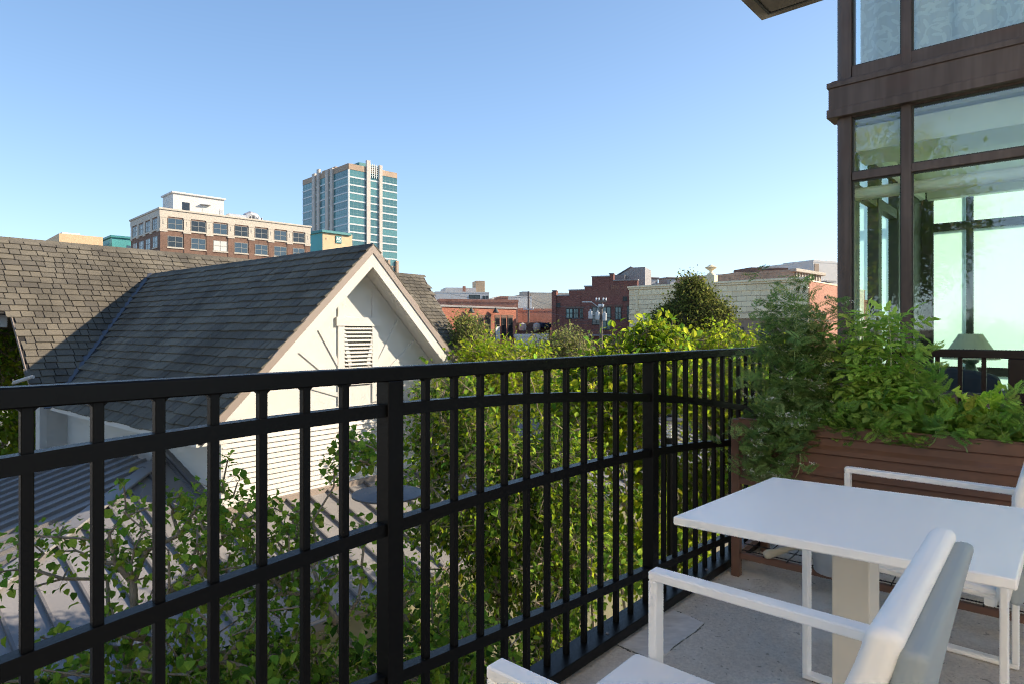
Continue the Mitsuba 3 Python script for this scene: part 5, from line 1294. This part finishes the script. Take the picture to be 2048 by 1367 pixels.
# right-handed frame: with x = b_, y points towards us; the depth goes to negative y
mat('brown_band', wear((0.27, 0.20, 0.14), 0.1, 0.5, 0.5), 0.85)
cb = thing('cream_building', 'long low building with cream glazed tile facade and brick side wall on the right', 'building')
CT = CR[2]; CL = 14.75; CDp = 16.0
C = lambda x0, x1, y0, y1, z0, z1, c=0.0: MB(CBF).box(x0, x1, y0, y1, z0, z1, c)
add('wall', C(0.02, CL, -CDp, -0.31, GZ, CT-0.55), 'brick_red', cb)
add('roof', C(0.3, CL-0.3, -CDp+0.3, -0.3, CT-0.55, CT-0.54), 'roof_grey', cb)
add('side_wall', C(-0.02, 0.28, -CDp, -0.30, GZ, CT-0.30), 'brick_pink', cb, label='sunlit pink brick side wall')
add('side_coping', C(-0.06, 0.32, -CDp, -0.42, CT-0.299, CT-0.20, 0.01), 'cream_tile', cb)
add('cornice', C(-0.16, CL+0.1, -0.4, 0.20, CT-0.16, CT, 0.02), 'cream_tile', cb)
add('cornice', C(-0.10, CL+0.05, -0.4, 0.12, CT-0.32, CT-0.161, 0.02), 'cream_tile_b', cb)
rg = np.random.default_rng(71)
ZL = 1.2+(660-618)/F*45
rows = [(CT-0.33, CT-0.74), (CT-0.80, CT-1.20), (CT-1.21, CT-1.60), (CT-1.61, CT-2.0), (CT-2.01, CT-2.42)]
add('tile_bed', C(0.0, CL, -0.30, -0.012, CT-2.9, CT-0.33), 'tile_joint', cb)
for ri, (z1, z0) in enumerate(rows):
    x = -0.0-(ri % 2)*0.36
    while x < CL-0.02:
        a, c = max(x, 0.0)+0.009, min(x+0.74, CL)-0.009
        if c-a > 0.08: add('tile', C(a, c, -0.29, 0.004+rg.uniform(0, 0.006), z0+0.009, z1-0.009), ('cream_tile', 'cream_tile_b')[int(rg.random() < 0.4)], cb)
        x += 0.74
for z in (CT-0.77, CT-2.50): add('moulding', C(-0.03, CL, -0.2, 0.07, z-0.045, z+0.035, 0.01), 'cream_tile_b', cb)
add('lintel_band', C(0.0, CL, -0.3, 0.05, CT-2.92, CT-2.56, 0.01), 'cream_tile_b', cb)
# corner and end strips down to the ground
for a, c in ((0.0, 1.0), (CL-2.3, CL)):
    z = CT-2.93; i = 0
    while z > GZ:
        add('tile', C(a, (a+c)/2-0.006+(0.2 if i % 2 else -0.2), -0.25, 0.004, z-0.40, z-0.006), 'cream_tile', cb); add('tile', C((a+c)/2+(0.2 if i % 2 else -0.2), c, -0.25, 0.006, z-0.40, z-0.006), 'cream_tile_b', cb)
        z -= 0.41; i += 1
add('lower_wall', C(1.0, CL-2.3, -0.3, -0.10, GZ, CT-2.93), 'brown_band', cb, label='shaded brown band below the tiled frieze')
def cu(px, y=0.0):
    o = CBF.o[:2]+CBF.R[:2, 1]*y; d = CBF.R[:2, 0]; k = (px-CX)/F; return (k*o[1]-o[0])/(d[0]-k*d[1])
def cz(px, py): 
    u = cu(px); return EYE-(py-YH)/F*(CBF.o[1]+u*CBF.R[1, 0])
for p0, p1, q0, q1 in ((1464, 1486, 655, 690), (1300, 1330, 650, 690), (1520, 1545, 655, 690)):
    w = newkey('window', cb); a, c = cu(p1), cu(p0); z1, z0 = cz(p0, q0), cz(p0, q1)
    add('pane', C(a, c, -0.11, -0.09, z0, z1), 'dark_glass', w); m = C(a, a+0.06, -0.10, -0.03, z0, z1); m.box(c-0.06, c, -0.10, -0.03, z0, z1); m.box(a, c, -0.099, -0.031, z1-0.08, z1); m.box(a, c, -0.099, -0.031, (z0+z1)/2, (z0+z1)/2+0.06); add('frame', m, 'dark_frame', w)
# scroll brackets and the finial pier
for px in (1274, 1590):
    x = cu(px)
    m = C(x-0.12, x+0.12, 0.012, 0.10, CT-2.1, CT-0.4, 0.03); m.box(x-0.2, x+0.2, 0.011, 0.13, CT-0.62, CT-0.36, 0.03); m.box(x-0.28, x-0.13, 0.012, 0.07, CT-2.25, CT-1.95, 0.03)
    m.lathe([(0, -0.12), (0.1, -0.1), (0.14, 0), (0.1, 0.1), (0, 0.12)], (x, 0.06, CT-2.15), 10); add('bracket', m, 'cream_tile_b', cb)
xf = cu(1420); m = C(xf-0.42, xf+0.42, -0.5, 0.16, CT-2.45, CT+0.55, 0.03); add('pier', m, 'cream_tile_b', cb)
m = MB(CBF); m.lathe([(0, 0), (0.34, 0.0), (0.30, 0.12), (0.12, 0.22), (0.12, 0.34), (0.42, 0.55), (0.46, 0.64), (0.3, 0.70), (0.12, 0.82), (0.0, 0.86)], (xf, -0.17, CT+0.551), 16); add('finial', m, 'cream_tile', cb, smooth=50)
for q in range(9):
    y = -0.6-q*1.7; add('scupper', MB(CBF).box(-0.10, 0.0-0.021, y-0.1, y+0.1, CT-1.4, CT-1.2), 'dark_frame', cb) if q in (2, 5) else None
# stepped brown brick building
SB = at(1105, 592, 62.0); sx = unit([0.80, 0.60]) if False else (0.93, -0.36)
SF = Fr((SB[0], SB[1], 0), sx)
def su_(px): 
    o, d = SF.o[:2], SF.R[:2, 0]; k = (px-CX)/F; return (k*o[1]-o[0])/(d[0]-k*d[1])
def sz_(px, py): return EYE-(py-YH)/F*(SF.o[1]+su_(px)*SF.R[1, 0])
sb = thing('brick_building', 'dark maroon brick building with stepped parapet and faded painted lettering', 'building')
E_ = su_(1275)
steps = [(1105, 1113, 583), (1113, 1138, 592.5), (1138, 1169, 581.5), (1169, 1184, 574), (1184, 1219, 554.5), (1219, 1227, 549), (1227, 1275, 562)]
mS = lambda *a: MB(SF).box(*a)
zmin = sz_(1113, 600)
add('wall', mS(0.0, E_, 0.0, 14.0, GZ, zmin, 0), 'brick_maroon', sb)
for a, c, py in steps:
    x0, x1 = su_(a)+0.002, su_(c)-0.002; z1 = sz_((a+c)/2, py)
    add('stepped_parapet', mS(x0, x1, 0.003, 0.5, zmin+0.003, z1, 0), 'brick_maroon', sb); add('coping', mS(x0-0.06, x1+0.06, -0.06, 0.56, z1+0.002, z1+0.12, 0.02), 'roof_grey', sb)
add('corner_pier', mS(-0.05, su_(1113), -0.12, -0.002, GZ, sz_(1109, 584), 0.02), 'brick_maroon', sb)
for p0, p1, q0, q1, g in ((1132, 1146, 617, 638, 'teal_glass_b'), (1147, 1157, 617, 638, 'teal_glass'), (1160, 1166, 617, 638, 'teal_glass_b'), (1184, 1201, 614, 650, 'blue_glass'), (1204, 1222, 614, 660, 'teal_glass'), (1230, 1243, 614, 640, 'teal_glass'), (1254, 1262, 612, 640, 'teal_glass')):
    w = newkey('window', sb); a, c, z1, z0 = su_(p0), su_(p1), sz_(p0, q0), sz_(p0, q1)
    add('pane', mS(a, c, -0.02, 0.02, z0, z1), g, w); m = MB(SF)
    for x in (a, (a+c)/2-0.03, c-0.06): m.box(x, x+0.06, -0.07, -0.021, z0, z1)
    for z in (z0, (z0+z1)/2, z1-0.07): m.box(a, c, -0.065, -0.022, z, z+0.07)
    add('frame', m, 'dark_frame', w)
    add('lintel', mS(a-0.1, c+0.1, -0.04, 0.01, z1+0.005, z1+0.2), 'brick_brown', w)
for px, py in ((1117, 611), (1250, 598)): x, z = su_(px), sz_(px, py); add('wall_vent', mS(x-0.2, x+0.2, -0.06, -0.002, z-0.22, z+0.22, 0.01), 'dark_frame', sb)
letters(SF, 'SOUTHERN', 0.50, su_(1200), sz_(1200, 592), -0.002, 'ghost_paint', sb, 'faded_lettering', 0.006)
letters(SF, 'RN 25', 0.42, su_(1239), sz_(1239, 579), -0.002, 'ghost_cream', sb, 'faded_lettering', 0.006)
add('lower_awning', mS(su_(1180), su_(1226), -0.7, -0.003, sz_(1200, 672), sz_(1200, 669), 0.02), 'roof_grey', sb)
# metal penthouse with sloping roof
pn_ = thing('penthouse', 'grey metal rooftop penthouse with sloping roof behind the stepped brick wall', 'rooftop structure')
QF = Fr((*SF((0, 4.0, 0))[:2], 0), sx)
def qu(px):
    o, d = QF.o[:2], QF.R[:2, 0]; k = (px-CX)/F; return (k*o[1]-o[0])/(d[0]-k*d[1])
def qz(px, py): return EYE-(py-YH)/F*(QF.o[1]+qu(px)*QF.R[1, 0])
a0, a1, a2 = qu(1237), qu(1262), qu(1290)
z0, zl, zh = sz_(1250, 568), qz(1240, 551), qz(1270, 535)
m = MB(QF); m.prism([(a0, z0), (a2, z0), (a2, zh), (a1, zh), (a0, zl)], 0.0, 4.0, axis=1); add('walls', m, 'penthouse_metal', pn_)
m = MB(QF); v = np.array([[a0-0.1, -0.1, zl], [a1, -0.1, zh+0.06], [a1, 4.1, zh+0.06], [a0-0.1, 4.1, zl]]); m.bar((a0-0.1, 2.0, zl+0.05), (a1+0.05, 2.0, zh+0.08), 4.3, 0.08); m2 = m; add('roof', m, 'seam_rib_metal', pn_)
for q in range(9): x = a1-0.2+(a2-a1+0.2)*q/9; add('seam', MB(QF).box(x, x+0.05, -0.05, -0.001, z0, zh-0.05 if x > a1 else zh-0.3), 'roof_grey', pn_)
add('lean_to', MB(QF).box(qu(1228), qu(1254), -1.2, -0.06, z0, qz(1240, 552), 0.02), 'seam_rib_metal', pn_)
# low red brick building left of centre
rb = Bld('brick_building', 'low red brick building with tall narrow dark windows beside the shingle roof', 880, 607, 54, RD, 10, 18, 'brick_red', par=0.35)
for k in [k for k in scene if k.startswith(rb.k+'__')]: scene.pop(k); used.discard(k)
RW = rb.u(1032); T0 = rb.top
rb.add('wall', rb.b(0, RW, 0, 8, GZ, T0-0.3, 0), 'brick_red'); rb.add('coping', rb.b(-0.1, RW+0.1, -0.1, 8.1, T0-0.299, T0-0.12, 0.02), 'roof_grey'); rb.add('roof', rb.b(0.2, RW-0.2, 0.2, 7.8, T0-0.119, T0-0.115, 0), 'roof_rust')
for p0, p1 in ((943, 953), (957, 967), (971, 981), (990, 999), (1003, 1012), (1015, 1025)):
    rb.window(rb.u(p0), rb.u(p1), rb.z(p0, 677), rb.z(p0, 636), 'dark_glass', 'dark_frame', 1, 3, sill=False, ft=0.05)
    rb.add('brick_head', rb.b(rb.u(p0)-0.05, rb.u(p1)+0.05, -0.03, 0.01, rb.z(p0, 635.6), rb.z(p0, 630)), 'brick_brown')
rb.add('door', rb.b(rb.u(990.5), rb.u(999), -0.07, 0.0, rb.z(990, 680), rb.z(990, 653)), 'white_blind')
for px, py in ((936, 622), (985, 622)): x, z = rb.u(px), rb.z(px, py); rb.add('lamp_hood', MB(rb.fr).lathe([(0.05, 0.5), (0.10, 0.4), (0.3, 0.05), (0.28, 0.0), (0.0, 0.0)], (x, -0.45, z-0.2), 12), 'dark_frame')
# the rows of low roofs further back
def low(name, label, p0, p1, py, Y, wall, Dp=20, roof='roof_grey', xd=(0.97, 0.25), par=0.3, wins=()):
    b = Bld(name, label, p0, py, Y, xd, 1.0, Dp, wall, par=par)
    for k in [k for k in scene if k.startswith(b.k+'__')]: scene.pop(k); used.discard(k)
    W1 = b.u(p1); b.W = W1
    b.add('wall', b.b(0, W1, 0, Dp, GZ, b.top-par, 0), wall); b.add('roof', b.b(0.2, W1-0.2, 0.25, Dp-0.25, b.top-par, b.top-par+0.006, 0), roof)
    m = MB(b.fr)
    for q in ((-0.05, W1+0.05, -0.05, 0.22), (-0.05, W1+0.05, Dp-0.22, Dp), (-0.05, 0.22, 0.22, Dp-0.22), (W1-0.22, W1+0.05, 0.22, Dp-0.22)): m.box(*q, b.top-par, b.top)
    b.add('parapet', m, wall)
    for a, c, q0, q1 in wins: b.window(b.u(a), b.u(c), b.z(a, q1), b.z(a, q0), 'dark_glass', 'dark_frame', 2, 1, sill=False)
    return b
low('low_building', 'low building with sunlit rust brown roof behind the red brick building', 880, 1036, 598, 72, 'brick_pink', 30, 'roof_rust')
low('low_building', 'long pink brick building at right of the utility pole', 1030, 1106, 617, 80, 'brick_pink', 25, 'roof_grey')
lb = low('cream_block', 'cream stucco block with a square tan stair tower at the skyline', 872, 978, 583, 150, 'white_stucco', 25, wins=((938, 960, 590, 598), (965, 971, 592, 598), (972, 977, 592, 598)))
x0, x1 = lb.u(957), lb.u(975); lb.add('stair_tower', lb.b(x0, x1, 3, 8, lb.top-0.5, lb.z(966, 560), 0.03), 'tan_stucco'); lb.add('upper_storey', lb.b(lb.u(895), lb.u(957), 3, 12, lb.top-0.5, lb.z(920, 574), 0.02), 'white_stucco'); lb.add('chimney', lb.b(lb.u(928), lb.u(933), 1, 2, lb.top-0.5, lb.z(930, 572), 0.02), 'brick_pink')
gb = low('grey_block', 'pale grey flat roofed block on the skyline left of the maroon building', 1062, 1140, 585, 190, 'terracotta_white', 25)
for px, w_, py in ((1042, 14, 584),): gb.add('roof_unit', gb.b(gb.u(px), gb.u(px+w_), -2, 2, 0, gb.z(px, py), 0.05), 'penthouse_metal')
low('low_building', 'row of white walled low roofs with small rooftop units on the skyline', 1000, 1064, 592, 160, 'white_stucco', 15)
low('low_building', 'small red brick parapet at the skyline beside the pale roofs', 1002, 1016, 593, 130, 'brick_pink', 6)
low('shop_building', 'white flat roofed shop among the trees left of the maroon building', 1030, 1098, 668, 60, 'white_stucco', 10)
ab = low('awning_shop', 'shop front with blue awning between the brick buildings', 1031, 1100, 645, 66, 'brick_brown', 5)
ab.add('awning', MB(ab.fr).bar((ab.u(1078), -0.5, ab.z(1080, 651)), (ab.u(1097), -0.5, ab.z(1080, 651)), 1.2, 0.5, c=0.05), 'navy_fabric'); 
mat('blue_canvas', (0.02, 0.09, 0.30), 0.7)
for px, py in ((1041, 655), (1069, 655)): ab.add('roof_vent', MB(ab.fr).lathe([(0.0, 0.5), (0.35, 0.35), (0.42, 0.0), (0.35, -0.3), (0, -0.35)], (ab.u(px), -0.8, ab.z(px, py)), 14), 'terracotta_white')
# behind the cream building
t1 = low('brick_building', 'tan and brown brick building with arched windows above the cream facade', 1472, 1600, 545, 92, 'brick_tan', 20, xd=(0.98, 0.2), wins=((1481, 1487, 551, 557), (1492, 1498, 551, 557)))
t1.add('upper_storey', t1.b(t1.u(1527), t1.u(1592), 1.5, 14, t1.top-0.4, t1.z(1560, 539), 0.02), 'brick_brown'); t1.add('rooftop_box', t1.b(t1.u(1526), t1.u(1548), 3, 8, t1.top, t1.z(1536, 531), 0.03), 'brick_brown'); t1.add('rooftop_box', t1.b(t1.u(1573), t1.u(1602), 3, 8, t1.top, t1.z(1590, 532), 0.03), 'brick_brown'); t1.add('rooftop_frame', t1.b(t1.u(1550), t1.u(1574), 3, 3.3, t1.z(1560, 533), t1.z(1560, 531)), 'terracotta_white')
for px in (1536, 1555, 1575): 
    w = newkey('window', t1.k); x = t1.u(px); m = MB(t1.fr); m.prism([(x-0.45, t1.z(px, 556)), (x+0.45, t1.z(px, 556)), (x+0.45, t1.z(px, 551))]+[(x+0.45*math.cos(a), t1.z(px, 551)+0.5*math.sin(a)) for a in np.linspace(0.3, 2.84, 7)]+[(x-0.45, t1.z(px, 551))], 1.42, 1.5, axis=1); add('pane', m, 'white_blind', w)
t2 = low('hall_building', 'pale colonnaded building corner at the skyline right of the tan brick building', 1588, 1642, 539, 84, 'brick_tan', 18, xd=(0.72, 0.69))
m = t2.b(-0.5, t2.W+0.5, -0.5, 0.3, t2.top-0.35, t2.top+0.1, 0.05); t2.add('cornice', m, 'terracotta_white')
for q in range(9): x = 0.3+q*(t2.W-0.6)/9; t2.add('pilaster', t2.b(x, x+0.5, -0.15, 0, GZ, t2.top-0.36, 0.02), 'terracotta_white')
t3 = low('concrete_tower', 'grey white concrete block at the skyline just left of the bay', 1626, 1700, 522, 130, 'white_stucco', 15, xd=(0.9, 0.43))
t3.add('dark_panel', t3.b(t3.u(1628.5), t3.u(1637), -0.1, 0.0, t3.z(1632, 548), t3.z(1632, 528)), 'brown_panel'); t3.add('upper_box', t3.b(t3.u(1644), t3.u(1690), 2, 10, t3.top-0.4, t3.z(1660, 519), 0.03), 'white_stucco')
for q in range(3): z = t3.z(1650, 566+q*8); t3.add('balcony', t3.b(t3.u(1641), t3.u(1660), -1.5, 0.0, z, z+0.35), 'penthouse_metal')
for px, nm in ((1296, 'grey rooftop hut with a pale window behind the left end of the cream facade'), (1335, 'grey rooftop hut with a pale window nearest the conical tree')):
    h = thing('rooftop_hut', nm, 'rooftop structure'); c = at(px, 572, 74); hf = Fr((c[0], c[1], 0), (0.95, 0.3))
    add('walls', MB(hf).box(0, 1.3, 0, 2, GZ+8, at(px, 557, 74)[2], 0), 'penthouse_metal', h); add('roof', MB(hf).box(-0.15, 1.45, -0.2, 2.1, at(px, 557, 74)[2]+0.002, at(px, 554.5, 74)[2], 0.03), 'roof_grey', h); add('window', MB(hf).box(0.35, 0.95, -0.05, -0.002, at(px, 568, 74)[2], at(px, 560, 74)[2]), 'white_blind', h)
low('low_building', 'pale parapet running behind the left end of the cream facade', 1290, 1420, 566, 80, 'terracotta_white', 10)
low('brick_building', 'low pink brick wall with white tiled coping at the far right beside the bay', 1640, 1760, 591, 60, 'brick_pink', 10, xd=(0.72, 0.69))
# utility poles and wires
def pole(px, ptop, Y, label, cross):
    c = at(px, ptop, Y); k = thing('utility_pole', label, 'utility pole'); m = MB(); m.tube([(c[0], c[1], GZ), (c[0], c[1], c[2])], [0.16, 0.11], 10); add('pole', m, 'pole_wood', k, smooth=40)
    for z, half in cross:
        m = MB(); m.box(c[0]-half, c[0]+half, c[1]-0.16, c[1]-0.04, c[2]-z-0.06, c[2]-z+0.06, 0.01); add('crossarm', m, 'can_grey' if half > 0.5 else 'pole_wood', k)
        for q in (-0.9, -0.4, 0.4, 0.9):
            m = MB(); m.lathe([(0.0, 0.2), (0.05, 0.19), (0.06, 0.12), (0.04, 0.08), (0.06, 0.03), (0.02, 0.0)], (c[0]+q*half, c[1]-0.1, c[2]-z+0.06), 8); add('insulator', m, 'sign_white', k)
    return k, c
k, c = pole(1202, 600, 44, 'utility pole with pale crossarm and grey transformer cans in front of the maroon building', ((0.12, 0.38), (0.55, 0.16)))
for px, py in ((1181, 630), (1195, 632), (1209, 634)):
    q = at(px, py, 43.8); m = MB(); m.lathe([(0, -0.28), (0.13, -0.27), (0.15, -0.22), (0.15, 0.2), (0.13, 0.26), (0.05, 0.28), (0.05, 0.40), (0, 0.41)], q, 14); add('transformer', m, 'can_grey', k, smooth=40)
    add('bracket', MB().bar((c[0], c[1], q[2]), (q[0], q[1], q[2]), 0.05, 0.05), 'can_grey', k)
q = at(1174, 604, 44); m = MB(); m.bar((q[0]-0.35, q[1], q[2]), (q[0]+0.35, q[1], q[2]), 0.08, 0.08); m.bar((q[0]+0.3, q[1], q[2]), (c[0], c[1], q[2]-0.5), 0.05, 0.05); add('crossarm', m, 'can_grey', k)
k2, c2 = pole(1057, 583, 70, 'plain wooden utility pole standing between the red brick building and the maroon building', ((2.0, 0.6),))
WL = ['upper of the two wires running to the cream facade across the maroon building', 'second wire, just below the upper one, crossing the maroon building windows', 'wire from the skyline roofs at left to the plain wooden pole', 'wire between the tops of the two utility poles', 'long low wire from the plain pole towards the cream facade', 'short rising wire in front of the maroon building, lowest of its wires', 'wire dropping from the plain pole to the transformer cans', 'wire ending a little below the top of the plain wooden pole']
def wire(a, b2, sag, label, r=0.016):
    ts = np.linspace(0, 1, 13); p = a+(b2-a)*ts[:, None]; p[:, 2] -= sag*4*ts*(1-ts); m = MB(); m.tube(p, r, 5, False); add('wire', m, 'wire_black', label=label, cat='wire', group='overhead wires across the street')
for i, (pa, pb, Ya, Yb) in enumerate([((1100, 627), (1262, 620), 70, 43), ((1100, 634), (1262, 624), 70, 43), ((900, 588), (1057, 592), 75, 70), ((1057, 595), (1202, 612), 70, 44), ((1057, 640), (1260, 634), 70, 43), ((1140, 655), (1262, 638), 60, 42), ((1057, 600), (1180, 640), 70, 44), ((980, 600), (1057, 615), 80, 70)]):
    wire(at(*pa, Ya), at(*pb, Yb), 0.5, WL[i], 0.014)
# lanterns in the courtyard
def lantern(px, py, Y, label, rr, open_top):
    c = at(px, py, Y); k = thing('street_lamp', label, 'lamp post')
    m = MB(); m.tube([(c[0], c[1], GZ), (c[0], c[1], c[2]-0.50*rr/0.24 if not open_top else c[2]-0.05)], 0.045, 10); add('post', m, 'black_paint', k, smooth=40)
    m = MB(); m.lathe([(0.0, 0.035), (0.05, 0.03), (rr*0.5, 0.018), (rr, 0.0), (rr, -0.012), (rr*0.5, 0.0), (0.0, 0.004)], c, 44); add('hood', m, 'lamp_hood_metal', k, smooth=30)
    if not open_top:
        S_ = rr/0.24
        m = MB(); m.lathe([(0.085*S_, -0.02*S_), (0.085*S_, -0.36*S_), (0.0, -0.36*S_)], c, 20); add('glass', m, 'lantern_glass', k, smooth=30)
        for q in range(5): m = MB(); m.lathe([(0.06*S_, (-0.08-q*0.06)*S_), (0.10*S_, (-0.10-q*0.06)*S_), (0.06*S_, (-0.105-q*0.06)*S_)], c, 20); add('louvre', m, 'lantern_white', k, smooth=30)
        m = MB(); m.lathe([(0.11*S_, -0.365*S_), (0.11*S_, -0.44*S_), (0.06*S_, -0.52*S_), (0, -0.52*S_)], c, 20); add('base', m, 'black_paint', k, smooth=30)
        m = MB(); m.lathe([(0.04, 0.025), (0.045, 0.05), (0.0, 0.06)], c, 14); add('cap', m, 'black_paint', k)
mat('lamp_hood_metal', (0.055, 0.058, 0.066), 0.45); mat('lantern_white', (0.7, 0.7, 0.66), 0.5); scene['lantern_glass'] = {'type': 'thindielectric', 'int_ior': 1.5}
lantern(775, 985, 4.94, 'black lamp post with wide flat disc hood close behind the thick railing post', 0.275, True)
lantern(1341, 836, 8.3, 'lantern with grey hood and louvred glass seen between pickets right of the second post', 0.168, False)
# ground: one sheet to the horizon, courtyard paving and planting soil below us
def _grd(p, n, uv):
    a = fbm(p.x*0.05, p.y*0.05, 1.0, 3); return mix((0.10, 0.10, 0.10), (0.22, 0.21, 0.19), a)
mat('city_ground', proc(_grd), 0.95)
m = MB(); m.quad((-1500, -400, GZ), (1500, -400, GZ), (1500, 3000, GZ), (-1500, 3000, GZ)); add('ground', m, 'city_ground', kind='structure')
def _pave(p, n, uv):
    u, w = p.x*0.669+p.y*0.743, p.y*0.669-p.x*0.743; a = dr.abs(u/0.6-dr.floor(u/0.6)-0.5); c = dr.abs(w/0.6-dr.floor(w/0.6)-0.5)
    j = smoothstep(0.485, 0.495, dr.maximum(a, c)); return mix(mix((0.15, 0.135, 0.10), (0.26, 0.23, 0.17), fbm(p.x, p.y, 3.0, 3)), (0.08, 0.07, 0.055), j)
mat('court_paving', proc(_pave), 0.9)
m = MB(RF); m.quad((-9, 0.2, GZ+0.004), (22, 0.2, GZ+0.004), (22, 9.5, GZ+0.004), (-9, 9.5, GZ+0.004)); add('pavement', m, 'court_paving', kind='structure')
